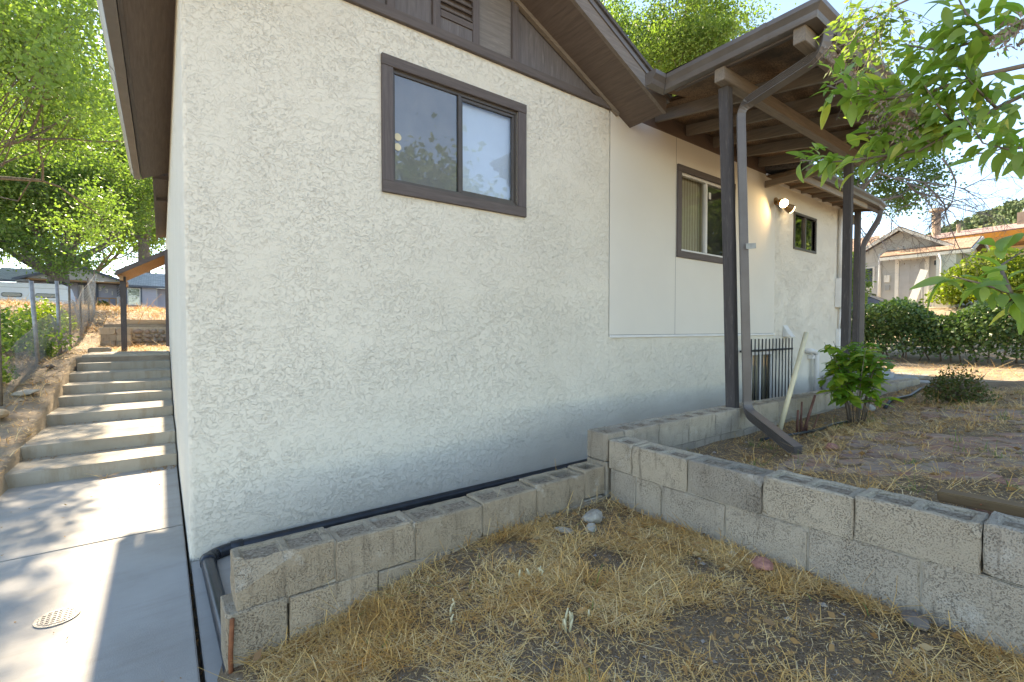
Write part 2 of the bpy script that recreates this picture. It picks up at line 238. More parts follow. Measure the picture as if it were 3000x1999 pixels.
# ---------------------------------------------------------------- mesh helpers
def tag(o, label=None, cat=None, group=None, kind=None):
    if label: o['label'] = label
    if cat: o['category'] = cat
    if group: o['group'] = group
    if kind: o['kind'] = kind
    return o
def thing(name, label, cat, loc=(0, 0, 0), rz=0, group=None):
    o = bpy.data.objects.new(name, None); C.objects.link(o); o.location = loc; o.rotation_euler = (0, 0, rz); o.empty_display_size = .2
    return tag(o, label, cat, group)
def wloc(p):                                    # world offset of a translated root
    v = Vector((0, 0, 0))
    while p is not None: v += Vector(p.location); p = p.parent
    return v
def link(name, me, mat, parent=None, local=False):
    o = bpy.data.objects.new(name, me); C.objects.link(o)
    if mat is not None and not me.materials: me.materials.append(MT[mat] if isinstance(mat, str) else mat)
    if parent is not None:
        o.parent = parent
        if not local: o.location = -wloc(parent)
    return o
class MB:
    def __init__(s): s.v = []; s.f = []; s.sm = False
    def add(s, vs, fs):
        k = len(s.v); s.v += [tuple(p) for p in vs]; s.f += [tuple(i + k for i in f) for f in fs]; return s
    def box(s, a, b):
        x0, y0, z0 = (min(p, q) for p, q in zip(a, b)); x1, y1, z1 = (max(p, q) for p, q in zip(a, b))
        return s.add([(x0, y0, z0), (x1, y0, z0), (x1, y1, z0), (x0, y1, z0), (x0, y0, z1), (x1, y0, z1), (x1, y1, z1), (x0, y1, z1)],
                     [(0, 3, 2, 1), (4, 5, 6, 7), (0, 1, 5, 4), (1, 2, 6, 5), (2, 3, 7, 6), (3, 0, 4, 7)])
    def bar(s, p, q, wd, ht, up=(0, 0, 1)):     # rectangular bar centred on p-q
        p = Vector(p); q = Vector(q); d = (q - p).normalized(); u = Vector(up); r = d.cross(u)
        if r.length < 1e-4: r = d.cross(Vector((0, 1, 0)))
        r.normalize(); u = r.cross(d); a = r * wd / 2; b = u * ht / 2
        return s.add([p - a - b, p + a - b, p + a + b, p - a + b, q - a - b, q + a - b, q + a + b, q - a + b],
                     [(0, 1, 2, 3), (7, 6, 5, 4), (0, 4, 5, 1), (1, 5, 6, 2), (2, 6, 7, 3), (3, 7, 4, 0)])
    def prism(s, poly, ext):                    # polygon (3d points) extruded by a vector
        n = len(poly); e = Vector(ext); a = [Vector(p) for p in poly]; b = [p + e for p in a]
        return s.add(a + b, [tuple(range(n - 1, -1, -1)), tuple(range(n, 2 * n))] + [(i, (i + 1) % n, n + (i + 1) % n, n + i) for i in range(n)])
    def quad(s, *p): return s.add(p, [tuple(range(len(p)))])
    def tube(s, pts, rad, n=8, cap=True):
        pts = [Vector(p) for p in pts]; rad = rad if isinstance(rad, (list, tuple)) else [rad] * len(pts)
        ref = None; vs = []
        for i, p in enumerate(pts):
            d = (pts[min(i + 1, len(pts) - 1)] - pts[max(i - 1, 0)]).normalized()
            if ref is None:
                ref = d.orthogonal().normalized()
            ref = (ref - d * ref.dot(d)).normalized(); bi = d.cross(ref)
            for k in range(n):
                a = 2 * math.pi * k / n; vs.append(p + (ref * math.cos(a) + bi * math.sin(a)) * rad[i])
        fs = [(i * n + k, i * n + (k + 1) % n, (i + 1) * n + (k + 1) % n, (i + 1) * n + k) for i in range(len(pts) - 1) for k in range(n)]
        if cap: fs += [tuple(range(n - 1, -1, -1)), tuple((len(pts) - 1) * n + k for k in range(n))]
        s.sm = True
        return s.add(vs, fs)
    def sweep(s, pts, sec, up, cap=True):       # section (list of (right,up)) along a path; up = reference vector
        pts = [Vector(p) for p in pts]; up = Vector(up); vs = []; n = len(sec)
        for i, p in enumerate(pts):
            a = (p - pts[i - 1]).normalized() if i else None; b = (pts[i + 1] - p).normalized() if i < len(pts) - 1 else None
            d = ((a or b) + (b or a)).normalized(); r = d.cross(up).normalized(); u = r.cross(d)
            for x, y in sec: vs.append(p + r * x + u * y)
        fs = [(i * n + k, i * n + (k + 1) % n, (i + 1) * n + (k + 1) % n, (i + 1) * n + k) for i in range(len(pts) - 1) for k in range(n)]
        if cap: fs += [tuple(range(n - 1, -1, -1)), tuple((len(pts) - 1) * n + k for k in range(n))]
        return s.add(vs, fs)
    def mesh(s, name, smooth=None, bevel=0, seg=2):
        me = bpy.data.meshes.new(name); me.from_pydata(s.v, [], s.f)
        bm = bmesh.new(); bm.from_mesh(me)
        if len(s.f) > 1: bmesh.ops.recalc_face_normals(bm, faces=bm.faces)
        if bevel: bmesh.ops.bevel(bm, geom=[e for e in bm.edges if len(e.link_faces) == 2 and e.calc_face_angle() > .5], offset=bevel, segments=seg, affect='EDGES', clamp_overlap=True)
        bm.to_mesh(me); bm.free()
        if smooth or (smooth is None and s.sm):
            for p in me.polygons: p.use_smooth = True
        return me
    def build(s, name, mat, parent=None, bevel=0, seg=2, local=False, smooth=None):
        return link(name, s.mesh(name, smooth, bevel, seg), mat, parent, local)
def npmesh(name, V, nper, F=None, smooth=False):
    # V: (N,nper,3) islands, one face each unless F gives a face pattern per island
    V = np.asarray(V, dtype=np.float32); N = V.shape[0]
    me = bpy.data.meshes.new(name); me.vertices.add(N * nper); me.vertices.foreach_set('co', V.reshape(-1))
    F = F or [tuple(range(nper))]
    tot = [len(f) for f in F]; pat = np.concatenate([np.array(f) for f in F])
    idx = (np.arange(N)[:, None] * nper + pat[None, :]).reshape(-1)
    ls = np.tile(np.array(tot), N); st = np.concatenate([[0], np.cumsum(ls)[:-1]])
    me.loops.add(len(idx)); me.loops.foreach_set('vertex_index', idx.astype(np.int32))
    me.polygons.add(len(ls)); me.polygons.foreach_set('loop_start', st.astype(np.int32)); me.polygons.foreach_set('loop_total', ls.astype(np.int32))
    if smooth: me.polygons.foreach_set('use_smooth', np.ones(len(ls), dtype=bool))
    me.update(calc_edges=True); return me
def unit(v): return v / (np.linalg.norm(v, axis=-1, keepdims=True) + 1e-9)
def leafquads(rng, P, size, aspect=.55, droop=.3, D=None):
    N = len(P); d = unit(rng.normal(size=(N, 3)) + np.array([0, 0, -droop])) if D is None else unit(D)
    r = unit(np.cross(d, rng.normal(size=(N, 3)))); n = np.cross(d, r)
    L = (size * rng.uniform(.65, 1.35, N))[:, None]; W = L * aspect
    a = P; b = P + d * L * .5 + r * W * .5 + n * L * .06; c = P + d * L; e = P + d * L * .5 - r * W * .5 + n * L * .06
    return np.stack([a, b, c, e], 1)
def vnoise(x, y, s, seed=0):
    x = np.asarray(x, float) * s; y = np.asarray(y, float) * s; xi = np.floor(x).astype(np.int64); yi = np.floor(y).astype(np.int64); fx = x - xi; fy = y - yi
    def h(a, b):
        k = (a * 374761393 + b * 668265263 + seed * 1442695041) & 0xffffffff; k = ((k ^ (k >> 13)) * 1274126177) & 0xffffffff; return ((k ^ (k >> 16)) & 0xffff) / 65535.
    u = fx * fx * (3 - 2 * fx); v = fy * fy * (3 - 2 * fy)
    return (h(xi, yi) * (1 - u) + h(xi + 1, yi) * u) * (1 - v) + (h(xi, yi + 1) * (1 - u) + h(xi + 1, yi + 1) * u) * v
def fbm(x, y, s, seed=0, o=4): return sum(vnoise(x, y, s * 2 ** i, seed + i * 7) * .5 ** i for i in range(o)) / sum(.5 ** i for i in range(o))
def sstep(a, b, x): t = np.clip((np.asarray(x, float) - a) / (b - a), 0, 1); return t * t * (3 - 2 * t)

# ---------------------------------------------------------------- terrain
def hgt(x, y):
    x = np.asarray(x, float); y = np.asarray(y, float)
    zl = np.interp(y, [-8, 1.5, 2.6, 4.6, 6, 7, 9, 11, 13, 15, 20, 40, 80], [-.06, -.02, .16, .45, .76, .95, 1.0, 1.12, 1.5, 2.0, 2.28, 2.5, 2.7])
    zland = np.interp(y, [7.4, 12.2, 12.35, 13, 15, 20, 40, 80], [.98, 1.0, 1.58, 1.75, 2.0, 2.27, 2.5, 2.7])
    zl = zl + np.clip(-1.75 - x, 0, 8) * .05 * sstep(2, 6, y)
    instep = (x > -1.33) & (y < 7.3)
    left = np.where(instep, -.12, np.where((x > -1.36) & (y >= 7.3), zland, zl))
    lawn = .07 + .2 * sstep(0, 1.3, x) + .03 * (fbm(x, y, 1.6, 3) - .5)
    strip = np.full_like(x, -.03)
    yard = .47 + .15 * sstep(-1.75, -2.7, y) * (1 - .3 * sstep(5, 9, x)) + .07 * sstep(6, 11, x) + .05 * (fbm(x, y, 1.3, 9) - .5)
    fr = np.interp(x, [10.8, 15, 18, 22, 25, 29, 40, 100, 700], [.57, .62, .95, 1.25, 1.9, 2.66, 3.4, 6, 8])
    front = np.where(x < 2.44, lawn, np.where(x < 10.8, yard, fr))
    front = np.where((y > -1.29) & (x < 10.6), strip, front)
    right = np.where(x < 10.8, np.where(y < 13, -.03, 1.2 + .03 * (y - 13)), fr)
    far = np.where(x < .0, left, np.where(y > 0, right, front))
    far = np.where((y < -6) & (x < 0), .0, far)
    return far + .02 * (fbm(x, y, 5, 21) - .5) * np.where((x > -1.36) & (x < 0) & (y < 7.3), 0, 1)
def axis(a, b, st, lo, hi):
    c = list(np.arange(a, b + 1e-6, st)); s = st; v = b
    while v < hi: s *= 1.35; v += s; c.append(min(v, hi))
    s = st; v = a
    while v > lo: s *= 1.35; v -= s; c.insert(0, max(v, lo))
    return np.array(c)
gx = axis(-2.6, 12.4, .06, -700, 700); gy = axis(-4.6, 14.0, .06, -500, 900)
GX, GY = np.meshgrid(gx, gy); GZ = hgt(GX, GY)
V = np.stack([GX, GY, GZ], -1).reshape(-1, 3); nx = len(gx); ny = len(gy)
ii = (np.arange(ny - 1)[:, None] * nx + np.arange(nx - 1)[None, :]).reshape(-1)
Q = np.stack([ii, ii + 1, ii + 1 + nx, ii + nx], 1)
me = bpy.data.meshes.new('ground'); me.vertices.add(len(V)); me.vertices.foreach_set('co', V.astype(np.float32).reshape(-1)); me.loops.add(Q.size); me.loops.foreach_set('vertex_index', Q.astype(np.int32).reshape(-1))
me.polygons.add(len(Q)); me.polygons.foreach_set('loop_start', (np.arange(len(Q)) * 4).astype(np.int32)); me.polygons.foreach_set('loop_total', np.full(len(Q), 4, np.int32)); me.polygons.foreach_set('use_smooth', np.ones(len(Q), bool))
cx = V[ii, 0]; cy = V[ii, 1]
me.materials.append(MT['soil']); me.materials.append(MT['earth'])
me.polygons.foreach_set('material_index', ((cx < -.05) | (cy > 0) | (cx > 10.8)).astype(np.int32)); me.update(calc_edges=True)
tag(link('ground', me, None), kind='structure')
# hill with brush
hrng = np.random.default_rng(5)
def hill_z(x, y): return 3 + 72 * np.exp(-((x - 430) / 150) ** 2 - ((y - 0) / 100) ** 2) + 37 * np.exp(-((x - 400) / 130) ** 2 - ((y - 180) / 150) ** 2)
hx = np.linspace(90, 700, 70); hy = np.linspace(-260, 500, 80); HX, HY = np.meshgrid(hx, hy); HZ = hill_z(HX, HY) - 3.5 + 3 * (fbm(HX, HY, .02, 4) - .5)
V = np.stack([HX, HY, HZ], -1).reshape(-1, 3); b = MB(); b.v = [tuple(p) for p in V]; b.f = [(j * 70 + i, j * 70 + i + 1, (j + 1) * 70 + i + 1, (j + 1) * 70 + i) for j in range(79) for i in range(69)]
MT['hill'] = simple('hill_earth', (.17, .18, .075), .95, .1, var=.3, sc=.05)
tag(b.build('hill', 'hill', smooth=True), kind='structure')
n = 7000; px = hrng.uniform(110, 420, n); py = hrng.uniform(-60, 300, n); pz = hill_z(px, py) - 3.5
K = 26; rad = hrng.uniform(1.2, 3.2, n)
cen = np.repeat(np.stack([px, py, pz + rad * .4], 1), K, 0) + unit(hrng.normal(size=(n * K, 3))) * np.repeat(rad, K)[:, None] * np.array([1, 1, .75]) * hrng.uniform(.5, 1, (n * K, 1))
tag(link('brush', npmesh('brush', leafquads(hrng, cen, 1.5, .8, 0), 4), 'chaparral'), 'grey green chaparral brush covering the far hillside', 'brush', kind='stuff')

# ---------------------------------------------------------------- sidewalk and steps
sw = tag(bpy.data.objects.new('sidewalk', None), kind='structure'); C.objects.link(sw)
for (x0, x1, y0, y1) in ((-1.9, -.045, .675, 2.62), (-1.9, -.045, -2.35, .663), (-1.9, -.045, -5.6, -2.362)):
    MB().box((x0, y0, -.14), (x1, y1, 0)).build('slab', 'concrete', sw, bevel=.006)
MB().box((-.025, -5, -.16), (.10, -.03, -.012)).build('edge_strip', 'concrete', sw, bevel=.004)
MB().box((.104, -1.18, -.16), (2.3, -.02, -.008)).build('slab', 'concrete', sw, bevel=.004)
st = thing('concrete_steps', 'flight of eight broad concrete steps climbing beside the white side wall', 'steps', (-.7, 2.6, 0))
ys = [2.60, 3.26, 4.58, 5.43, 5.82, 6.42, 7.0, 7.34]; xl = [-1.50, -1.47, -1.40, -1.365, -1.34, -1.335, -1.30, -1.27]
for k in range(8):
    y1 = 8.6 if k == 7 else ys[k + 1] + .25
    MB().box((xl[k], ys[k], -.15), (-.042, y1, .1275 * (k + 1))).build('step', 'step', st, bevel=.008)
mh = thing('cleanout_cover', 'small round cast metal cover set in the sidewalk', 'drain cover', (-.6, -.335, 0))
b = MB(); b.tube([(-.6, -.335, .0005), (-.6, -.335, .006)], .088, 28); b.build('rim', 'iron', mh, smooth=False)
for k in range(-3, 4):
    h = math.sqrt(max(0, .074 ** 2 - (k * .021) ** 2)); MB().box((-.6 + k * .021 - .0035, -.335 - h, .0061), (-.6 + k * .021 + .0035, -.335 + h, .0085)).build('ridge', 'iron', mh)
    MB().box((-.6 - h, -.335 + k * .021 - .0035, .0062), (-.6 + h, -.335 + k * .021 + .0035, .0088)).build('ridge', 'iron', mh)

# ---------------------------------------------------------------- the house
H = thing('house', 'white stuccoed house with brown trim, gable end and covered porch', 'house', (0, 0, 0))
def wallholes(x0, x1, z0, z1, y, holes, depth=.12):
    xs = sorted({x0, x1, *[h[0] for h in holes], *[h[1] for h in holes]}); zs = sorted({z0, z1, *[h[2] for h in holes], *[h[3] for h in holes]})
    b = MB()
    for i in range(len(xs) - 1):
        for j in range(len(zs) - 1):
            cx = (xs[i] + xs[i + 1]) / 2; cz = (zs[j] + zs[j + 1]) / 2
            if any(h[0] < cx < h[1] and h[2] < cz < h[3] for h in holes): continue
            b.quad((xs[i], y, zs[j]), (xs[i + 1], y, zs[j]), (xs[i + 1], y, zs[j + 1]), (xs[i], y, zs[j + 1]))
    for a, c, d, e in holes:
        b.quad((a, y, d), (a, y + depth, d), (a, y + depth, e), (a, y, e)); b.quad((c, y, d), (c, y, e), (c, y + depth, e), (c, y + depth, d))
        b.quad((a, y, d), (c, y, d), (c, y + depth, d), (a, y + depth, d)); b.quad((a, y, e), (a, y + depth, e), (c, y + depth, e), (c, y, e))
    return b
XW = -.03; XM = 1.94; PIT = .459
def zu(x): return 3.97 + PIT * (3.906 - XM) - PIT * abs(x - XM)          # soffit plane of the front gable
W1 = (1.345, 2.605, 2.64, 3.55)
b = wallholes(XW + .03, 3.91, -.1, 3.97, 0, [W1])
arc = [(XW + .03 - .03 * math.sin(a), .03 - .03 * math.cos(a)) for a in np.linspace(0, math.pi / 2, 6)]
for (p, q) in zip(arc[:-1], arc[1:]): b.quad((p[0], p[1], -.1), (q[0], q[1], -.1), (q[0], q[1], 3.97), (p[0], p[1], 3.97))
b.quad((XW, .03, -.1), (XW, 13, -.1), (XW, 13, 4.05), (XW, .03, 4.05))
link('wall', b.mesh('wall'), 'stucco', H)
link('wall', wallholes(3.912, 7.925, -.1, 1.39, 0, [(7.2, 7.95 - .03, .28, 1.09)]).mesh('wall'), 'stucco', H)
SWN = (8.66, 9.52, 2.90, 3.46)
link('wall', wallholes(7.927, 10.75, -.1, 4.02, 0, [SWN]).mesh('wall'), 'stucco_far', H)
MB().box((3.913, .012, 1.3), (7.924, .08, 4.25)).build('wall_backing', 'panel', H) if False else None
W2 = (5.27, 6.53, 2.49, 3.51)
for (x0, x1) in ((3.914, 5.172), (5.178, 6.64), (6.646, 7.922)):
    hs = [W2] if x0 > 5 and x0 < 6 else []
    o = link('wall_panel', wallholes(x0, x1, 1.405, 3.93, -.008, hs).mesh('wall_panel'), 'panel', H)
MB().box((3.914, .004, 1.38), (7.922, .03, 4.3)).build('joint_backing', 'stucco_brown', H) if False else None
b = MB(); b.box((3.914, -.022, 1.372), (7.94, .0, 1.40)); b.build('drip_trim', 'paint_white', H, bevel=.003)
MB().box((5.165, -.0045, 1.41), (5.185, .03, 3.929)).build('panel_joint', 'brown_z', H); MB().box((6.633, -.0045, 1.41), (6.653, .03, 3.929)).build('panel_joint', 'brown_z', H)
MB().box((3.9, .0015, -.05), (3.92, .03, 3.9)).build('panel_joint', 'stucco_far', H); MB().box((.3, 1.1, -.05), (10.6, 12.5, 3.85)).build('light_block_core', 'room', H)  # dark box added unseen inside the house to block light through the gaps
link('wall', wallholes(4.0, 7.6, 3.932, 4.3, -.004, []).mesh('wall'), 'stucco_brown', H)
MB().quad((10.75, 0, -.1), (10.75, 13, -.1), (10.75, 13, 4.1), (10.75, 0, 4.1)).build('wall', 'stucco_far', H)
MB().quad((XW, 13, -.1), (10.75, 13, -.1), (10.75, 13, 4.1), (XW, 13, 4.1)).build('wall', 'stucco_far', H)
# gable infill
def gz(x): return zu(x) + .0
gb = [XW - .02, 1.337, 1.74, 2.13, 2.572, 3.93]
for i in range(5):
    x0, x1 = gb[i], gb[i + 1]
    top = [(x, .012, zu(x) + .06) for x in ([x1, XM, x0] if x0 < XM < x1 else [x1, x0])]
    MB().quad((x0, .012, 3.95), (x1, .012, 3.95), *top).build('gable_panel', 'ply_tan' if i == 3 else 'ply_panel', H)
for x in gb[1:5]:
    MB().box((x - .036, -.022, 4.008), (x + .036, .011, zu(x) + .02)).build('batten', 'brown_z', H, bevel=.003)
MB().box((-.06, -.034, 3.922), (3.93, .010, 4.006)).build('trim_board', 'brown_x', H, bevel=.004)
vt = MB().box((1.777, -.012, 4.012), (2.093, .0105, 4.115)).build('gable_vent', 'ply_panel', H)
MB().box((1.777, -.026, 4.116), (2.093, .0105, 4.17)).build('vent_sill', 'brown_x', vt)
for k in range(9):
    z = 4.2 + k * .06; MB().bar((1.777, -.006, z), (2.093, -.006, z), .045, .009, (0, -.6, .8)).build('slat', 'brown_x', vt)
# mouldings at the soffit
for x0, x1 in ((XM, 4.02), (XM, -.10)):
    MB().bar((x0, -.025, zu(x0) - .022), (x1, -.025, zu(x1) - .022), .045, .04).build('moulding', 'beam', H)
# roof of the front gable: soffit, barge boards, drip edge, shingles
YF, YB = -.5, 5.75; XE = 4.25; XL = XM - (XE - XM)
for sx in (XE, XL):
    s0 = (XM, sx)
    b = MB(); b.quad((XM, YF, zu(XM)), (XM, YB, zu(XM)), (sx, YB, zu(sx)), (sx, YF, zu(sx))); o = b.build('soffit', 'soffit', H)
    b = MB(); b.prism([(XM, YF + .04, zu(XM) + .004), (sx, YF + .04, zu(sx) + .004), (sx, YF + .04, zu(sx) + .13), (XM, YF + .04, zu(XM) + .13)], (0, YB - YF - .04, 0)); b.build('roof_core', 'rafter', H)
    d = 1 if sx > XM else -1
    b = MB(); b.prism([(XM, YF, zu(XM) - .006), (sx + d * .005, YF, zu(sx) - .006), (sx + d * .005, YF, zu(sx) + .135), (XM, YF, zu(XM) + .135)], (0, .038, 0)); b.build('barge_board', wood('barge_%d' % d, (.20, .165, .14), 'X', (.4, .34, .27), .45), H)
    b = MB(); b.prism([(XM, YF - .012, zu(XM) + .138), (sx + d * .05, YF - .012, zu(sx) + .115), (sx + d * .05, YF - .012, zu(sx) + .165), (XM, YF - .012, zu(XM) + .19)], (0, .05, 0)); b.build('drip_edge', 'gutter', H)
    b = MB(); b.prism([(XM, YF - .03, zu(XM) + .193), (sx + d * .07, YF - .03, zu(sx) + .168), (sx + d * .07, YF - .03, zu(sx) + .205), (XM, YF - .03, zu(XM) + .23)], (0, YB - YF + .03, 0)); b.build('roof', 'shingle', H)
MB().box((XL - .001, YF + .04, zu(XL) - .005), (XL + .03, YB, zu(XL) + .13)).build('fascia', 'brown_y', H)
# rear and right roofs
b = MB(); b.prism([(-.2, -.60, 4.02), (-.2, 6.4, 5.25), (-.2, 13.2, 4.02), (-.2, 13.2, 3.90), (-.2, 6.4, 5.1), (-.2, -.60, 3.90)], (11.6, 0, 0)) if False else None
b = MB(); b.prism([(-.2, 5.9, 3.9), (-.2, 12.1, 3.9), (5, 12.1, 5.3), (5, 5.9, 5.3)], (0, 0, .16)); b.build('roof', 'shingle', H)
MB().box((-.235, 5.8, 3.85), (-.2, 12.1, 4.0)).build('fascia', 'brown_y', H)
b = MB(); b.quad((-.2, 5.8, 3.9), (-.2, 12.1, 3.9), (XW + .01, 12.1, 3.94), (XW + .01, 5.8, 3.94)); b.build('soffit', 'soffit', H)
MB().box((-.235, 5.79, 3.86), (XW, 5.83, 3.92)).build('fascia', 'brown_x', H); MB().box((-.2, 7.3, 3.84), (XW, 7.34, 3.9)).build('fascia', 'brown_x', H)
b = MB(); b.prism([(7.55, -.52, 3.90), (7.55, 6, 5.05), (7.55, 12.5, 3.9), (7.55, 12.5, 4.0), (7.55, 6, 5.15), (7.55, -.52, 4.0)], (3.85, 0, 0)); b.build('roof', 'shingle', H)
b = MB(); b.prism([(3.9, 1.2, 4.35), (3.9, 6, 5.2), (3.9, 12.5, 3.95), (3.9, 12.5, 4.05), (3.9, 6, 5.3), (3.9, 1.2, 4.45)], (3.65, 0, 0)); b.build('roof', 'shingle', H)
# gutters
KS = [(0, .115), (0, 0), (.078, 0), (.084, .02), (.088, .045), (.108, .068), (.122, .082), (.124, .118), (.116, .121)]
def gutter(p, q, out, parent, name='gutter', sc=1.0, m0=0, m1=0, caps=(1, 1)):
    p = Vector(p); q = Vector(q); o = Vector(out); d = (q - p).normalized(); b = MB(); n = len(KS)
    vs = [p + o * x * sc + Vector((0, 0, z * sc)) + d * (m0 * x * sc) for x, z in KS] + [q + o * x * sc + Vector((0, 0, z * sc)) + d * (m1 * x * sc) for x, z in KS]
    fs = [(i, i + 1, n + i + 1, n + i) for i in range(n - 1)]
    if caps[0]: fs.append(tuple(range(n)))
    if caps[1]: fs.append(tuple(range(n, 2 * n)))
    b.add(vs, fs); return b.build(name, 'gutter', parent)
g = gutter((XL - .006, YF - .06, 3.795), (XL - .006, 2.1, 3.795), (-1, 0, 0), H); gutter((XL - .009, 2.08, 3.794), (XL - .009, YB, 3.794), (-1, 0, 0), g, 'gutter_length', 1.02)
MB().box((-.085, 8.75, 1.1), (XW, 8.85, 3.15)).build('door_trim', 'brown_z', H); MB().box((-.07, 8.86, 3.05), (XW, 9.8, 3.15)).build('door_trim', 'brown_y', H)
# ---- windows
def window1():
    f = MB(); f.box((1.255, -.03, 2.555), (2.70, -.001, 2.645)); w = f.build('window', 'brown_x', H, bevel=.003)
    MB().box((1.255, -.031, 3.545), (2.70, -.001, 3.63)).build('casing', 'brown_x', w, bevel=.003)
    MB().box((1.255, -.028, 2.646), (1.348, -.001, 3.544)).build('casing', 'brown_z', w, bevel=.003); MB().box((2.602, -.028, 2.646), (2.70, -.001, 3.544)).build('casing', 'brown_z', w, bevel=.003)
    for a, c in (((1.348, .0, 2.646), (2.602, .05, 2.675)), ((1.348, .0, 3.515), (2.602, .05, 3.544)), ((1.349, .001, 2.676), (1.372, .05, 3.514)), ((2.578, .001, 2.676), (2.601, .05, 3.514)), ((1.955, -.004, 2.676), (1.985, .055, 3.514))):
        MB().box(a, c).build('frame', 'alu_brown', w, bevel=.002)
    for a, c in (((1.986, .012, 2.677), (2.577, .04, 2.70)), ((1.986, .012, 3.49), (2.577, .04, 3.513)), ((1.986, .012, 2.701), (2.006, .04, 3.489)), ((2.556, .012, 2.701), (2.577, .04, 3.489))):
        MB().box(a, c).build('sash', 'alu_brown', w)
    MB().quad((2.006, .03, 2.70), (2.557, .03, 2.70), (2.557, .03, 3.49), (2.006, .03, 3.49)).build('pane', 'glass_coated', w)
    MB().quad((1.372, .012, 2.676), (1.955, .012, 2.676), (1.955, .012, 3.514), (1.372, .012, 3.514)).build('pane', 'glass_coated', w)
    MB().quad((1.372, .018, 2.676), (1.945, .018, 2.676), (1.945, .018, 3.514), (1.372, .018, 3.514)).build('insect_screen', 'screen', w)
    MB().quad((1.99, .075, 2.66), (2.60, .075, 2.66), (2.60, .075, 3.54), (1.99, .075, 3.54)).build('roller_shade', 'shade', w)
    for x, z, r in ((1.388, 3.02, .03), (1.386, 2.94, .03)):
        MB().tube([(x + .01, .006, z), (x + .01, .009, z)], r, 14).build('sticker', 'pvc', w, smooth=False)
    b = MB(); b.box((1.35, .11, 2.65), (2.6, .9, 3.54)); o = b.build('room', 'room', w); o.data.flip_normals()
    MB().quad((1.35, .1, 2.65), (1.96, .1, 2.65), (1.96, .1, 3.54), (1.35, .1, 3.54)).build('curtain', 'curtain', w)
window1()
def window2():
    x0, x1, z0, z1 = W2; T = .085
    w = MB().box((x0 - T, -.035, z0 - T), (x1 + T, -.009, z0)).build('window', 'brown_x', H, bevel=.003)
    MB().box((x0 - T, -.036, z1), (x1 + T, -.009, z1 + T)).build('casing', 'brown_x', w, bevel=.003); MB().box((x0 - T, -.033, z0 + .001), (x0, -.009, z1 - .001)).build('casing', 'brown_z', w, bevel=.003); MB().box((x1, -.033, z0 + .001), (x1 + T, -.009, z1 - .001)).build('casing', 'brown_z', w, bevel=.003)
    xm = (x0 + x1) / 2
    for a, c in (((x0, 0, z0), (x1, .05, z0 + .03)), ((x0, 0, z1 - .03), (x1, .05, z1)), ((x0, .001, z0 + .031), (x0 + .028, .05, z1 - .031)), ((x1 - .028, .001, z0 + .031), (x1, .05, z1 - .031)), ((xm - .022, -.003, z0 + .031), (xm + .022, .052, z1 - .031))):
        MB().box(a, c).build('frame', 'alu_white', w, bevel=.002)
    for a, c in ((x0 + .028, xm - .022), (xm + .022, x1 - .028)):
        MB().quad((a, .03, z0 + .03), (c, .03, z0 + .03), (c, .03, z1 - .03), (a, .03, z1 - .03)).build('pane', 'glass', w)
    MB().quad((x0, .1, z0), (xm + .1, .1, z0), (xm + .1, .1, z1), (x0, .1, z1)).build('curtain', 'curtain', w)
    MB().box((xm + .10, .024, z1 - .22), (xm + .15, .027, z1 - .13)).build('sticker', 'alu_white', w)
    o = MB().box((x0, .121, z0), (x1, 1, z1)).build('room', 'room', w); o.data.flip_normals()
window2()
def window3():
    x0, x1, z0, z1 = SWN; T = .04
    w = MB().box((x0 - T, -.02, z0 - T), (x1 + T, .04, z0)).build('window', 'alu_brown', H, bevel=.003)
    for a, c in (((x0 - T, -.02, z1), (x1 + T, .04, z1 + T)), ((x0 - T, -.019, z0 + .001), (x0, .04, z1 - .001)), ((x1, -.019, z0 + .001), (x1 + T, .04, z1 - .001)), ((9.07, -.012, z0 + .001), (9.12, .04, z1 - .001))):
        MB().box(a, c).build('frame', 'alu_brown', w, bevel=.002)
    for a, c in ((x0, 9.07), (9.12, x1)): MB().quad((a, .02, z0), (c, .02, z0), (c, .02, z1), (a, .02, z1)).build('pane', 'glass_far', w)
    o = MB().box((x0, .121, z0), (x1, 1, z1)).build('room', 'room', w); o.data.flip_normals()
window3()
def basement():
    w = MB().box((7.16, -.02, .22), (7.92, .03, .28)).build('basement_window', 'paint_white', H)
    for a, c in (((7.2, -.012, 1.06), (7.92, .04, 1.10)), ((7.2, .0, .28), (7.24, .04, 1.06)), ((7.88, .0, .28), (7.92, .04, 1.06)), ((7.5, 0, .28), (7.53, .04, 1.06))): MB().box(a, c).build('frame', 'paint_white', w)
    MB().quad((7.24, .03, .28), (7.88, .03, .28), (7.88, .03, 1.06), (7.24, .03, 1.06)).build('pane', 'glass', w)
    MB().quad((7.2, .1, .28), (7.92, .1, .28), (7.92, .1, 1.09), (7.2, .1, 1.09)).build('curtain', 'curtain', w)
    g = MB().box((6.65, -.125, 1.125), (8.38, -.10, 1.155)).build('window_guard', 'black_metal', H)
    MB().box((6.65, -.125, .12), (8.38, -.10, .15)).build('rail', 'black_metal', g)
    for k in range(15):
        x = 6.7 + k * .115; MB().tube([(x, -.135, .03), (x, -.135, 1.32)], .009, 6).build('bar', 'black_metal', g)
basement()
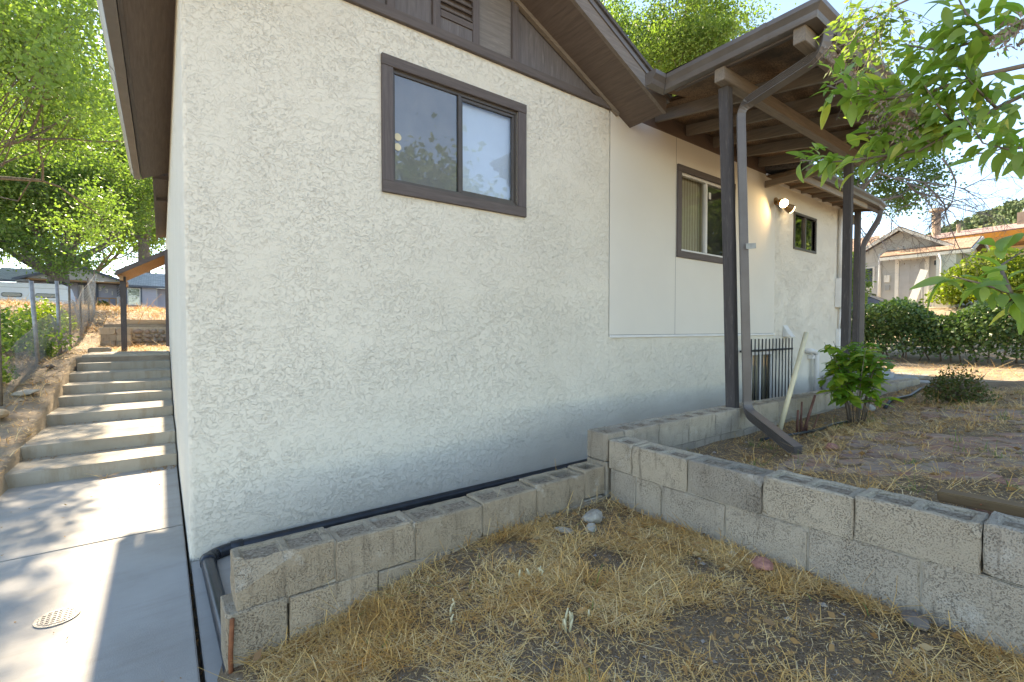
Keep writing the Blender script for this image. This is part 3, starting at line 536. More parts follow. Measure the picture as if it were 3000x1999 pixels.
# ---- porch roof
PR = MB(); N = 12
def deckz(x, y):
    a = 4.14 + (y) * .145; t = min(1, max(0, (x - 3.90) / .7)); lev = 3.945 - .012 * (-y); return lev + (a - lev) * t
xs = [3.90, 4.08, 4.3, 4.58, 5.4, 6.2, 7.0, 7.62]; ysd = [0, -.53, -1, -1.5, -2.03]
def deckpatch(b, X, Y, dz, over=0):
    k = len(b.v); n_ = len(X)
    b.v += [(x + (0 if 3.95 < x < 7.6 else (-over if x < 4 else over)), y - (over if y < -2 else 0), deckz(x, y) + dz) for y in Y for x in X]
    b.f += [(k + j * n_ + i, k + j * n_ + i + 1, k + (j + 1) * n_ + i + 1, k + (j + 1) * n_ + i) for j in range(len(Y) - 1) for i in range(n_ - 1)]
for dz in (0, .035): deckpatch(PR, xs[3:], ysd[:2], dz); deckpatch(PR, xs, ysd[1:], dz)
pr = PR.build('porch_roof', 'osb', H)
b = MB(); deckpatch(b, xs[3:], ysd[:2], .05, .05); deckpatch(b, xs, ysd[1:], .05, .05); b.build('shingle_cover', 'shingle', pr)
for x in (4.72, 5.38, 6.03, 6.68, 7.33):
    b = MB(); b.prism([(x, -.01, deckz(x, 0) - .137), (x, -1.95, deckz(x, -1.95) - .137), (x, -1.95, deckz(x, -1.95) - .003), (x, -.01, deckz(x, 0) - .003)], (.04, 0, 0)); b.build('rafter', 'rafter', pr)
MB().box((3.902, -1.98, 3.80), (3.942, -.84, 3.925)).build('rafter', 'brown_y', pr, bevel=.002)
MB().box((7.55, -1.98, 3.72), (7.59, -.01, 3.82)).build('rafter', 'rafter', pr)
MB().box((3.88, -1.36, 3.69), (7.5, -1.265, 3.81)).build('beam', 'beam', pr, bevel=.004)
MB().box((3.86, -2.02, 3.70), (7.6, -1.93, 3.845)).build('beam', 'beam', pr, bevel=.004)
b = MB(); b.sweep([(4.20, -1.30, .70), (4.13, -1.29, 2.2), (4.04, -1.28, 3.69)], [(-.045, -.045), (.045, -.045), (.045, .045), (-.045, .045)], (0, 1, 0)); b.build('post', 'post', pr, bevel=.004)
b = MB(); b.sweep([(7.04, -1.31, .45), (7.03, -1.31, 3.69)], [(-.045, -.045), (.045, -.045), (.045, .045), (-.045, .045)], (0, 1, 0)); b.build('post', 'post', pr, bevel=.004)
MB().box((4.16, -1.345, .50), (4.25, -1.255, .705)).build('post_base', 'mortar', pr)
gutter((3.905, -.705, 3.811), (3.905, -2.03, 3.82), (-1, 0, 0), pr, 'gutter', 1, m0=1.0, m1=1.0, caps=(0, 0))
gutter((3.905, -2.03, 3.82), (7.65, -2.03, 3.79), (0, -1, 0), pr, 'gutter', 1, m0=-1.0, caps=(0, 1))
gutter((3.62, -.705, 3.812), (3.90, -.705, 3.812), (0, -1, 0), pr, 'gutter', 1, m1=-1.0, caps=(1, 0))
for (p, q) in (((3.903, -1.72, 3.816), (3.903, -1.76, 3.816)),):
    gutter(p, q, (-1, 0, 0), pr, 'gutter_joint', 1.03, caps=(0, 0))
gutter((4.2, -2.033, 3.815), (4.24, -2.033, 3.815), (0, -1, 0), pr, 'gutter_joint', 1.03, caps=(0, 0))
RIB = [(-.045, -.034)]
for q in (-.027, -.009, .009, .027): RIB += [(q - .007, -.034), (q - .004, -.024), (q + .004, -.024), (q + .007, -.034)]
RIB += [(.045, -.034), (.045, .034)]
for q in (.027, .009, -.009, -.027): RIB += [(q + .007, .034), (q + .004, .024), (q - .004, .024), (q - .007, .034)]
RIB += [(-.045, .034)]
def bend(pts, r=.09, n=5):
    pts = [Vector(p) for p in pts]; out = [pts[0]]
    for a, b_, c in zip(pts[:-2], pts[1:-1], pts[2:]):
        p = b_ + (a - b_).normalized() * r; q = b_ + (c - b_).normalized() * r
        for k in range(n + 1):
            t = k / n; out.append(p * (1 - t) ** 2 + b_ * 2 * t * (1 - t) + q * t * t)
    return out + [pts[-1]]
MB().sweep(bend([(4.08, -2.09, 3.82), (4.08, -2.08, 3.66), (4.12, -1.385, 3.50), (4.215, -1.435, .70), (3.72, -2.07, .535)], .1), RIB, (.55, -.83, .05)).build('downspout', 'gutter', pr)
MB().box((4.03, -1.462, 3.50), (4.20, -1.457, 3.515)).build('strap', 'galv', pr); MB().bar((4.10, -1.46, 2.22), (4.25, -1.475, 2.24), .004, .05).build('strap', 'galv', pr)
# ---- right eave
for x in (7.98, 8.43, 8.88, 9.33, 9.8, 10.27, 10.72, 11.1):
    MB().prism([(x, .02, 3.865), (x, -.46, 3.79), (x, -.46, 3.88), (x, .02, 3.955)], (.045, 0, 0)).build('eave_rafter', 'rafter', H)
for x0, x1 in ((7.64, 7.97), (8.03, 8.42), (8.48, 8.87), (8.93, 9.32), (9.38, 9.79), (9.85, 10.26), (10.32, 10.7)):
    MB().box((x0, -.012, 3.85), (x1, .02, 3.96)).build('frieze_block', 'paint_white', H)
MB().box((7.60, -.50, 3.745), (10.56, -.462, 3.87)).build('fascia', wood('fascia_tan', (.30, .25, .19), 'X', (.42, .35, .27), .3), H, bevel=.003); MB().box((10.57, -.49, 3.76), (11.35, -.462, 3.86)).build('fascia', 'brown_x', H)
MB().box((7.60, -.462, 3.895), (11.36, .5, 3.91)).build('soffit', 'osb', H)
gutter((7.60, -.50, 3.845), (10.9, -.50, 3.83), (0, -1, 0), H, 'gutter', 1.0, caps=(1, 0)); gutter((10.9, -.503, 3.828), (11.4, -.45, 3.82), (0, -1, 0), H, 'gutter', 1.0, caps=(0, 1))
MB().sweep(bend([(11.25, -.52, 3.83), (11.25, -.5, 3.66), (10.95, -.33, 3.15), (10.95, -.33, .5)], .1), [(x * 1.1, y * 1.1) for x, y in RIB], (.2, -1, 0)).build('downspout', 'gutter', H)
MB().box((10.82, -.30, .4), (10.91, -.21, 3.79)).build('post', 'post', H)
MB().box((10.76, -.12, 3.6), (11.2, -.02, 3.78)).build('beam', 'beam', H)
# ---- wall fittings
fl = MB().tube([(7.92, .0, 3.56), (7.92, -.03, 3.56)], .06, 16).build('floodlight', 'lamp_body', H, smooth=False)
for (bx, tx) in (((7.90, -.05, 3.55), (7.80, -.19, 3.47)), ((7.98, -.05, 3.53), (8.16, -.15, 3.44))):
    a = Vector(bx); t = Vector(tx); MB().tube([a, a * .6 + t * .4, t], [.03, .045, .075], 16, True).build('lamp_head', 'lamp_body', fl)
    d = (t - a).normalized(); MB().tube([t + d * .002, t + d * .012], .066, 16).build('bulb', 'bulb', fl)
lt = bpy.data.lights.new('floodlight_lamp', 'SPOT'); lt.energy = 3.5; lt.color = (1, .72, .38); lt.spot_size = R(115); lt.spot_blend = .8; lt.shadow_soft_size = .05
lo = bpy.data.objects.new('floodlight_lamp', lt); C.objects.link(lo); lo.location = (7.765, -.24, 3.44); lo.parent = fl
lo.rotation_euler = Vector((-.75, .55, -.35)).to_track_quat('-Z', 'Y').to_euler()
MB().tube([(10.62, -.05, 3.84), (10.62, -.05, 2.46)], .035, 12).build('conduit', 'white_pipe', H); MB().box((10.52, -.11, 1.9), (10.74, .0, 2.47)).build('meter_box', 'paint_white', H, bevel=.008)
MB().tube([(10.68, -.05, 1.9), (10.68, -.03, 1.45)], .02, 8).build('conduit', 'white_pipe', H); MB().box((10.6, -.06, 1.05), (10.72, .0, 1.48)).build('junction_box', 'paint_white', H, bevel=.006)
b = MB(); b.prism([(8.27, -.001, 1.34), (8.27, -.14, 1.34), (8.27, -.10, 1.38), (8.27, -.001, 1.54)], (.17, 0, 0)); b.build('vent_hood', 'alu_white', H, bevel=.004)
MB().tube(bend([(9.20, .02, 1.07), (9.20, -.10, 1.08), (9.42, -.10, 1.04), (9.40, -.11, .1)], .05), .045, 12).build('drain_stub', 'white_pipe', H)
MB().box((9.27, -.09, .93), (9.41, -.0, 1.0)).build('pipe_clamp', 'white_pipe', H)

# shed roof over the side door
sh = thing('door_canopy', 'small wood lined canopy on a dark post above the steps', 'canopy', (-.8, 9.2, 1.0))
b = MB(); b.prism([(-.9, 8.95, 2.60), (XW, 8.95, 3.12), (XW, 8.95, 3.19), (-.9, 8.95, 2.67)], (0, 2.1, 0)); b.build('roof', 'shingle', sh)
b = MB(); b.prism([(-.9, 8.9, 2.56), (XW - .01, 8.9, 3.08), (XW - .01, 8.9, 3.18), (-.9, 8.9, 2.66)], (0, .04, 0)); b.build('fascia', 'brown_x', sh)
for k in range(9):
    y = 8.96 + k * .23; MB().quad((-.89, y, 2.585), (XW - .01, y, 3.10), (XW - .01, y + .22, 3.10), (-.89, y + .22, 2.585)).build('plank', 'new_wood', sh)
MB().box((-.84, 9.0, 2.48), (-.78, 11.0, 2.58)).build('beam', 'new_wood', sh); MB().box((-.84, 9.15, 1.0), (-.745, 9.25, 2.57)).build('post', 'post', sh, bevel=.004)

# ---------------------------------------------------------------- block walls
brng = random.Random(7)
def block_mesh(name, L, Hh=.195, T=.193, cells=2, seed=0, chip=None, fill=.03):
    bm = bmesh.new(); r = random.Random(seed); wt = .034
    # top layout: outer rectangle with cells; build as grid
    if cells == 2: xs = [0, wt, L / 2 - wt / 2, L / 2 + wt / 2, L - wt, L]
    elif cells == 1: xs = [0, wt, L - wt, L]
    else: xs = [0, L]
    yz = [0, wt, T - wt, T] if cells else [0, T]
    def cell(i, j): return cells and j == 1 and i in ((1, 3) if cells == 2 else (1,))
    vt = {}
    def V(i, j, k):
        if (i, j, k) not in vt: vt[(i, j, k)] = bm.verts.new((xs[i] - L / 2, yz[j], {0: 0, 1: Hh - fill, 2: Hh}[k]))
        return vt[(i, j, k)]
    nx_, ny_ = len(xs) - 1, len(yz) - 1
    for i in range(nx_):
        for j in range(ny_):
            if cell(i, j):
                f = bm.faces.new([V(i, j, 1), V(i + 1, j, 1), V(i + 1, j + 1, 1), V(i, j + 1, 1)]); f.material_index = 1
                for (a, c) in (((i, j), (i + 1, j)), ((i + 1, j), (i + 1, j + 1)), ((i + 1, j + 1), (i, j + 1)), ((i, j + 1), (i, j))): bm.faces.new([V(*a, 1), V(*c, 1), V(*c, 2), V(*a, 2)])
            else: bm.faces.new([V(i, j, 2), V(i + 1, j, 2), V(i + 1, j + 1, 2), V(i, j + 1, 2)])
    for i in range(nx_):
        bm.faces.new([V(i, 0, 0), V(i + 1, 0, 0), V(i + 1, 0, 2), V(i, 0, 2)]); bm.faces.new([V(i + 1, ny_, 0), V(i, ny_, 0), V(i, ny_, 2), V(i + 1, ny_, 2)])
    for j in range(ny_):
        bm.faces.new([V(0, j + 1, 0), V(0, j, 0), V(0, j, 2), V(0, j + 1, 2)]); bm.faces.new([V(nx_, j, 0), V(nx_, j + 1, 0), V(nx_, j + 1, 2), V(nx_, j, 2)])
    bmesh.ops.recalc_face_normals(bm, faces=bm.faces)
    bmesh.ops.bevel(bm, geom=[e for e in bm.edges if len(e.link_faces) == 2 and e.calc_face_angle() > .5], offset=.006, segments=1, affect='EDGES', clamp_overlap=True)
    cuts = [((-L / 2, 0, Hh - .12), (-L / 2 + .27, 0, Hh), (-L / 2, .085, Hh))] if chip else []
    for _ in range(r.choice((1, 2, 2, 3))):
        cx = r.choice((-1, 1)); ck = r.uniform(.012, .04); cz = r.choice((0, 1, 1)); q = Vector((cx * L / 2, 0, Hh if cz else 0))
        cuts.append((q + Vector((-cx * ck * r.uniform(.6, 2.2), 0, 0)), q + Vector((0, ck * r.uniform(.4, 1), 0)), q + Vector((0, 0, (-1 if cz else 1) * ck * r.uniform(.6, 1.8)))))
    for A_, B_, C_ in cuts:
        A_, B_, C_ = Vector(A_), Vector(B_), Vector(C_); nn = (B_ - A_).cross(C_ - A_).normalized()
        if nn.dot(Vector((0, T / 2, Hh / 2)) - A_) > 0: nn = -nn
        g_ = bmesh.ops.bisect_plane(bm, geom=bm.verts[:] + bm.edges[:] + bm.faces[:], plane_co=A_, plane_no=nn, clear_outer=True)
        ed = [e for e in bm.edges if e.is_boundary]
        if ed: bmesh.ops.holes_fill(bm, edges=ed, sides=0)
    bmesh.ops.subdivide_edges(bm, edges=[e for e in bm.edges if e.calc_length() > .07], cuts=2, use_grid_fill=True)
    bmesh.ops.triangulate(bm, faces=bm.faces)
    for v in bm.verts:
        v.co += Vector((r.uniform(-1, 1), r.uniform(-1, 1), r.uniform(-1, 1))) * .0022
    me = bpy.data.meshes.new(name); bm.to_mesh(me); bm.free(); return me
MTB = {}
def bmsh(kind, mat, **kw):
    key = (kind, mat, tuple(sorted((k, v) for k, v in kw.items() if k != 'chip')))
    if key not in MTB:
        me = block_mesh('block', **kw); me.materials.append(MT[mat]); me.materials.append(MT['fill']); MTB[key] = me
    return MTB[key]
def put_block(parent, me, loc, rz=0, name='block', tilt=0):
    o = bpy.data.objects.new(name, me); C.objects.link(o); o.parent = parent; o.location = Vector(loc) - wloc(parent)
    o.rotation_euler = (brng.uniform(-.008, .008), tilt + brng.uniform(-.006, .006), rz + brng.uniform(-.006, .006)); return o
# wall 1: low wall in front of the gable wall
w1 = thing('block_wall', 'low weathered block wall with chipped end beside the sidewalk', 'block wall', (1.2, -1.3, 0))
YD = -1.39
def chip_end(v, L, Hh):
    # broken front top corner of the first block
    x = v.co.x + L / 2
    if v.co.y < .02 and v.co.z > Hh - .11 + x * .55 and x < .22: v.co.y += min(.05, (v.co.z - (Hh - .11 + x * .55)) * .5)
xs = [.075, .48, .882, 1.297, 1.697, 2.118]; zt = [.493, .480, .470, .480, .494, .508]
for k in range(5):
    L = xs[k + 1] - xs[k] - .006
    me = block_mesh('block', L, .196, .193, 2, 20 + k, chip_end if k == 0 else None, .012 + .02 * (k == 4)); me.materials.append(MT['block']); me.materials.append(MT['fill'])
    put_block(w1, me, ((xs[k] + xs[k + 1]) / 2, YD, zt[k] - .196))
me = block_mesh('block', .2, .19, .17, 1, 31, None, .05); me.materials.append(MT['block']); me.materials.append(MT['fill']); put_block(w1, me, (2.235, YD + .02, .505 - .19))
xs2 = [.035, .275, .68, 1.09, 1.50, 1.90, 2.33]; zt2 = [.300, .292, .277, .272, .285, .297]
for k in range(6):
    L = xs2[k + 1] - xs2[k] - .006; me = bmsh('lo%d' % k, 'block', L=L, Hh=.235, cells=0, seed=40 + k); put_block(w1, me, ((xs2[k] + xs2[k + 1]) / 2, YD - .012, zt2[k] - .235))
for k in range(5):
    MB().box((xs[k + 1] - .007, YD + .012, zt[k] - .19), (xs[k + 1] + .005, YD + .185, zt[k] - .012)).build('mortar_joint', 'mortar', w1)
MB().box((.10, YD + .012, .26), (2.3, YD + .185, .305)).build('mortar_bed', 'mortar', w1)
b = MB(); b.tube([(.055, YD - .03, .0), (.052, YD - .03, .14), (.06, YD - .028, .29)], .0095, 7); tag(b.build('rebar', 'rust'), 'short rusty steel bar standing at the end of the low block wall', 'rebar')
# wall 2: raised wall along the house, then turning towards the camera
w2 = thing('block_wall', 'block planter wall parallel to the house, carrying the porch posts', 'block wall', (5, -1.3, .3))
x = 2.33; k = 0
top2 = lambda x: np.interp(x, [2.3, 4.3, 6.7, 10.2], [.735, .728, .69, .615])
while x < 10.0:
    L = .2 if k == 0 else .406; me = bmsh('a%d' % (k % 5), 'block_b', L=round(L - .01, 3), cells=1 if k == 0 else 2, seed=60 + k % 5, fill=.014)
    put_block(w2, me, (x + L / 2, YD, top2(x + L / 2) - .196)); x += L; k += 1
x = 2.33; k = 0
while x < 10.0:
    L = .406 if k else .3; me = bmsh('b%d' % (k % 4), 'block_b', L=round(L - .01, 3), cells=0, seed=70 + k % 4); put_block(w2, me, (x + L / 2, YD + .002, top2(x + L / 2) - .40)); x += L; k += 1
MB().box((2.345, YD + .012, .1), (9.9, YD + .18, .53)).build('mortar_core', 'mortar', w2)
w3 = thing('block_wall', 'two course block wall stained dark at the top, edging the raised yard', 'block wall', (2.44, -3, .2))
XB = 2.34
top3 = lambda y: np.interp(y, [-4.6, -3.37, -2.85, -2.0, -1.4], [.745, .735, .716, .690, .700])
y = -1.40; k = 0
js = [-1.40, -1.60, -2.01, -2.445, -2.85, -3.262, -3.67, -4.08, -4.49]
for a, c in zip(js[:-1], js[1:]):
    L = a - c; me = bmsh('c%d' % k, 'block_b', L=round(L - .006, 3), cells=1 if L < .3 else 2, seed=80 + k, fill=.018)
    z = top3((a + c) / 2) - .197; put_block(w3, me, (XB, (a + c) / 2, z), -math.pi / 2 + 0); k += 1
js = [-1.41, -1.63, -1.83, -2.245, -2.662, -3.085, -3.5, -3.9, -4.3]
for a, c in zip(js[:-1], js[1:]):
    L = a - c; me = bmsh('d%d' % k, 'block_b', L=round(L - .008, 3), Hh=.26, cells=0, seed=90 + k); z = top3((a + c) / 2) - .203 - .26; put_block(w3, me, (XB + .004, (a + c) / 2, z), -math.pi / 2); k += 1
# block local +y must point to +X: rotation -90 deg maps local y to +x
MB().box((XB + .014, -4.4, .1), (XB + .18, -1.42, .53)).build('mortar_core', 'mortar', w3)
# slab and odds behind wall 2
sl = tag(MB().box((9.9, -1.25, .3), (12.0, -.02, .585)).build('landing_slab', 'concrete', bevel=.01), kind='structure')
tag(MB().box((10.35, -1.9, .3), (12.3, -1.26, .555)).build('path', 'concrete', bevel=.01), kind='structure')

# ---------------------------------------------------------------- pipes and small things
def drainpipe():
    p = thing('drain_pipe', 'black plastic drain pipe along the wall foot and down the sidewalk edge', 'pipe', (.06, -.06, 0))
    b = MB(); b.tube(bend([(3.9, -.05, .022), (.15, -.05, .024), (.055, -.12, .028), (.075, -1.36, .045)], .06), .039, 14, cap=False); b.build('pipe', 'pipe', p)
    MB().tube([(.26, -.05, .024), (.19, -.05, .024)], .045, 14).build('coupling', 'pipe', p); MB().tube([(.058, -.14, .029), (.058, -.20, .03)], .045, 14).build('coupling', 'pipe', p); MB().tube([(.0735, -1.31, .045), (.075, -1.37, .045)], .044, 14, cap=False).build('coupling', 'pipe', p)
    MB().tube([(.074, -1.30, .045), (.0742, -1.304, .045)], .03, 12).build('pipe_inside', 'room', p)
    MB().box((.33, -.0905, .024), (.52, -.088, .034)).build('paint_smear', 'paint_white', p)
drainpipe()
tag(MB().tube([(4.45, -1.6, .44), (4.9, -1.66, 1.435)], .022, 12).build('pvc_pipe', 'pvc'), 'yellowed plastic pipe leaning in the soil beside the downspout', 'pipe')
tag(MB().tube([(4.1, -1.62, hgt(4.1, -1.62) + .02), (4.5, -1.72, .50), (4.9, -1.8, .51), (5.3, -1.77, .505), (5.6, -1.8, .5)], .013, 8).build('irrigation_tube', 'pipe'), 'black irrigation tube lying on the soil by the shrub', 'tube')
tag(MB().tube([(7.0, -1.75, .5), (7.6, -1.66, .53), (8.3, -1.7, .53), (9.1, -1.64, .56), (9.9, -1.7, .57)], .02, 8).build('irrigation_tube', 'pipe'), 'black hose lying along the foot of the planter wall', 'tube')
sp = thing('cut_stump', 'cluster of cut reddish stems beside the leaning plastic pipe', 'stump', (4.75, -1.7, .48))
for (dx, dy, h, lx, ly, r) in ((0, 0, .36, .22, -.02, .014), (-.08, .02, .24, .02, .0, .012), (.02, .03, .3, .08, .02, .01), (-.05, -.05, .18, -.06, -.03, .008), (.05, -.05, .2, .05, -.05, .007), (-.1, -.04, .15, -.03, 0, .007)):
    MB().tube([(4.75 + dx, -1.7 + dy, .46), (4.75 + dx + lx * .5, -1.7 + dy + ly * .5, .46 + h * .5), (4.75 + dx + lx, -1.7 + dy + ly, .46 + h)], [r, r * .9, r * .8], 7).build('stem', 'twig_red', sp)
bl = thing('old_plank', 'weathered brown plank lying on the raised yard behind the block wall', 'plank', (2.9, -3.3, .7))
MB().bar((2.80, -3.05, .685), (2.83, -3.95, .70), .085, .045).build('plank', 'old_board', bl, bevel=.005)
MB().tube([(2.758, -3.2, .69), (2.745, -3.2, .692)], .004, 5).build('nail', 'rust', bl)
def rock(name, label, loc, s, mat, seed, cat='stone', group=None, sq=(1, .8, .55)):
    r = random.Random(seed); bm = bmesh.new(); bmesh.ops.create_icosphere(bm, subdivisions=2, radius=1)
    f = [Vector((r.uniform(-1, 1), r.uniform(-1, 1), r.uniform(-1, 1))).normalized() for _ in range(9)]
    for v in bm.verts:
        c = v.co.copy()
        for q in f:
            d = c.dot(q)
            if d > .68: c -= q * (d - .68) * .9
        v.co = Vector((c.x * sq[0], c.y * sq[1], c.z * sq[2])) * s
    me = bpy.data.meshes.new(name); bm.to_mesh(me); bm.free(); o = link(name, me, mat); o.location = loc; o.rotation_euler = (r.uniform(-.2, .2), r.uniform(-.2, .2), r.uniform(0, 6)); return tag(o, label, cat, group)
MT['rock_white'] = simple('pale_rock', (.38, .34, .27), .9, .15, var=.2, sc=30, bump=.6); MT['rock_tan'] = simple('tan_rock', (.45, .34, .22), .9, .15, var=.25, sc=14, bump=.6); MT['rock_dark'] = simple('dark_rock', (.18, .15, .125), .9, .15, var=.3, sc=20, bump=.6); MT['rock_pink'] = simple('pink_brick', (.42, .20, .15), .95, .1, var=.25, sc=40, bump=.7)
def gz_(x, y): return float(hgt(x, y))
rock('concrete_chunk', 'rounded grey concrete chunk in the corner of the block walls', (1.98, -1.60, gz_(1.98, -1.60) + .03), .085, 'rock_white', 1)
rock('concrete_chunk', 'small curved grey chunk beside the larger one in the corner', (1.87, -1.68, gz_(1.87, -1.68) + .015), .05, 'rock_white', 2)
rock('flat_stone', 'flat pale stone lying near the foot of the low wall', (1.73, -1.60, gz_(1.73, -1.60) + .012), .07, 'rock_white', 3, sq=(1, .5, .22))
rock('brick_piece', 'broken pink brick piece lying on the dry grass by the wall', (2.235, -2.50, gz_(2.235, -2.5) + .03), .066, 'rock_pink', 4, 'brick', sq=(1.1, .8, .5))
rock('small_stone', 'white stone by the foot of the two course wall', (2.24, -2.35, gz_(2.24, -2.35) + .015), .03, 'rock_white', 5)
rock('small_stone', 'tan grey pebble left of the white stone by the wall', (2.16, -2.24, gz_(2.16, -2.24) + .012), .026, 'rock_tan', 6)
rock('dark_stone', 'dark stone half buried at the foot of the wall, lower right', (2.27, -3.08, gz_(2.27, -3.08) + .02), .06, 'rock_dark', 8)
rock('red_brick_bat', 'red broken brick near the downspout mouth', (4.0, -2.2, gz_(4.0, -2.2) + .025), .06, 'rock_pink', 9, 'brick')
rock('pale_stone', 'pale stone at the foot of the far planter wall', (6.6, -1.68, gz_(6.6, -1.68) + .05), .1, 'rock_white', 10)
rock('round_boulder', 'rounded tan rock on the dry bank beside the steps', (-1.72, 4.3, gz_(-1.72, 4.3) + .08), .16, 'rock_tan', 11)
rock('bank_stone', 'dark flat stone on the dry bank at the lower steps', (-1.60, 3.4, gz_(-1.6, 3.4) + .03), .10, 'rock_dark', 12)
rock('bank_stone', 'small dark stone high on the bank by the fence', (-1.55, 6.5, gz_(-1.55, 6.5) + .04), .07, 'rock_dark', 13)
rock('gray_slab', 'flat grey slab on the bank halfway up the steps', (-1.62, 5.25, gz_(-1.62, 5.25) + .03), .2, 'rock_white', 14, sq=(1, .6, .25))
# pebbles
prng = np.random.default_rng(11)
def pebbles(name, label, n, xr, yr, smin, smax, mat, seed):
    b = MB(); r = random.Random(seed)
    base = [(1, 0, 0), (-1, 0, 0), (0, 1, 0), (0, -1, 0), (0, 0, 1), (0, 0, -1)]; F = [(0, 2, 4), (2, 1, 4), (1, 3, 4), (3, 0, 4), (2, 0, 5), (1, 2, 5), (3, 1, 5), (0, 3, 5)]
    X_ = [r.uniform(*xr) for _ in range(n)]; Y_ = [r.uniform(*yr) for _ in range(n)]; Z_ = hgt(np.array(X_), np.array(Y_))
    for x, y, z in zip(X_, Y_, Z_):
        s = smin + (smax - smin) * r.random() ** 3; M = Matrix.Rotation(r.uniform(0, 6), 3, 'Z')
        b.add([Vector((x, y, z + s * .2)) + M @ Vector((p[0] * s * r.uniform(.7, 1.2), p[1] * s * r.uniform(.5, 1), p[2] * s * .55)) for p in base], F)
    return tag(b.build(name, mat), label, 'pebbles', kind='stuff')
pebbles('pebbles', 'scattered small pale pebbles in the dry grass', 260, (.1, 2.3), (-3.5, -1.42), .004, .022, 'stone', 3)
pebbles('pebbles', 'scattered small stones on the raised yard', 300, (2.6, 9), (-4.2, -1.5), .005, .028, 'stone', 4)
pebbles('pebbles', 'loose stones on the sunny bank by the steps', 200, (-2.6, -1.4), (2.6, 9), .01, .045, 'rock_tan', 5)
MT['crumb'] = islandmat('soil_crumb', [(.09, .06, .035), (.16, .11, .07), (.24, .175, .115), (.12, .085, .05)], .95)
pebbles('soil_crumbs', 'crumbled dark soil showing through the dry grass', 5000, (.1, 2.3), (-3.3, -1.42), .002, .008, 'crumb', 6)
# brick paving
bp = tag(bpy.data.objects.new('brick_paving', None), kind='structure'); C.objects.link(bp)
me = MB().box((-.1, -.047, -.05), (.1, .047, .0)).mesh('brick', bevel=.005, seg=1); me.materials.append(MT['brick'])
r = random.Random(3); ang = R(-32); cnt = 0; M2 = Matrix.Rotation(ang, 2)
for row in range(-26, 27):
    for col in range(-14, 16):
        p = M2 @ Vector((col * .208 + (row % 2) * .104, row * .101)); x = 4.6 + p.x; y = -3.0 + p.y
        if not (2.7 < x < 7.2 and -3.85 < y < -2.12): continue
        nz = float(fbm(x, y, 1.1, 31, 3))
        if nz < .43 or r.random() < .12 or cnt >= 290: continue
        o = bpy.data.objects.new('brick', me); C.objects.link(o); o.parent = bp; o.location = (x, y, gz_(x, y) + .008 + r.uniform(-.007, .010)); o.rotation_euler = (r.uniform(-.05, .05), r.uniform(-.05, .05), ang + r.uniform(-.06, .06)); cnt += 1

# ---------------------------------------------------------------- grass and straw
def blades(rng, P, L, W, flat, mat, name, label, parent=None, cat='grass'):
    N = len(P); az = rng.uniform(0, 2 * np.pi, N); el = np.abs(rng.normal(0, flat, N)); d = np.stack([np.cos(az) * np.cos(el), np.sin(az) * np.cos(el), np.sin(el)], 1)
    s = np.stack([-np.sin(az), np.cos(az), np.zeros(N)], 1); L = (L * rng.lognormal(0, .55, N))[:, None]; W = (W * rng.uniform(.6, 1.4, N))[:, None]
    curl = s * rng.normal(0, .22, (N, 1)) * L + np.array([0, 0, 1]) * rng.normal(.0, .05, (N, 1)) * L
    a = P - s * W * .5; b = P + s * W * .5; m = P + d * L * .5 + curl * .5; c = m + s * W * .45; e = m - s * W * .45
    t = P + d * L + curl * 1.6; t[:, 2] = np.maximum(t[:, 2], P[:, 2] - .002); f = t + s * W * .25; g = t - s * W * .25
    V = np.stack([a, b, c, e, f, g], 1)
    return tag(link(name, npmesh(name, V, 6, [(0, 1, 2, 3), (3, 2, 4, 5)]), mat, parent), label, cat, kind='stuff')
g1 = np.random.default_rng(21)
def scatter(rng, n, xr, yr, mask, lift=.004, zs=.02):
    x = rng.uniform(*xr, n); y = rng.uniform(*yr, n); k = rng.random(n) < mask(x, y); x = x[k]; y = y[k]; return np.stack([x, y, hgt(x, y) + lift + rng.random(len(x)) * zs], 1)
def bare(x, y, cx, cy, r): return sstep(r * .55, r * 1.15, np.hypot(x - cx, y - cy))
lawnmask = lambda x, y: np.clip((fbm(x, y, 2.6, 41) - .34) * 4.2, .10, 1) * bare(x, y, 1.66, -1.98, .17) * bare(x, y, 1.56, -2.60, .20) * bare(x, y, 1.05, -1.56, .10) * bare(x, y, 2.1, -2.85, .17) * bare(x, y, .55, -2.02, .14) * bare(x, y, 1.35, -1.62, .16) * bare(x, y, .95, -2.3, .13) * bare(x, y, 2.0, -2.3, .12) * bare(x, y, 1.75, -3.0, .2)
blades(g1, scatter(g1, 85000, (.09, 2.33), (-3.6, -1.41), lawnmask), .044, .0025, .22, 'straw', 'dry_grass', 'matted dry straw grass in front of the low wall')
blades(g1, scatter(g1, 14000, (.09, 2.33), (-3.6, -1.41), lambda x, y: lawnmask(x, y) * (fbm(x, y, 3.5, 55) > .5)), .05, .0028, .75, 'straw', 'dry_grass_tuft', 'upright tufts of dry grass in front of the low wall')
blades(g1, scatter(g1, 45000, (.09, 2.33), (-3.5, -1.41), lambda x, y: .35 + .65 * lawnmask(x, y), .003, .012), .014, .0024, .25, 'straw', 'chaff', 'fine straw chaff and crumbs over the soil by the low wall')
blades(g1, scatter(g1, 40000, (2.55, 9), (-4.3, -1.42), lambda x, y: np.ones_like(x), .003, .01), .016, .003, .25, 'straw', 'yard_chaff', 'fine dry chaff over the soil of the raised yard')
def edgemask(x, y): return np.maximum(np.exp(-((y + 1.43) / .05) ** 2), np.exp(-((x - 2.30) / .05) ** 2)) * .9
blades(g1, scatter(g1, 9000, (.09, 2.34), (-3.6, -1.40), edgemask), .085, .003, .5, 'straw', 'dry_grass_fringe', 'longer straw along the feet of the block walls')
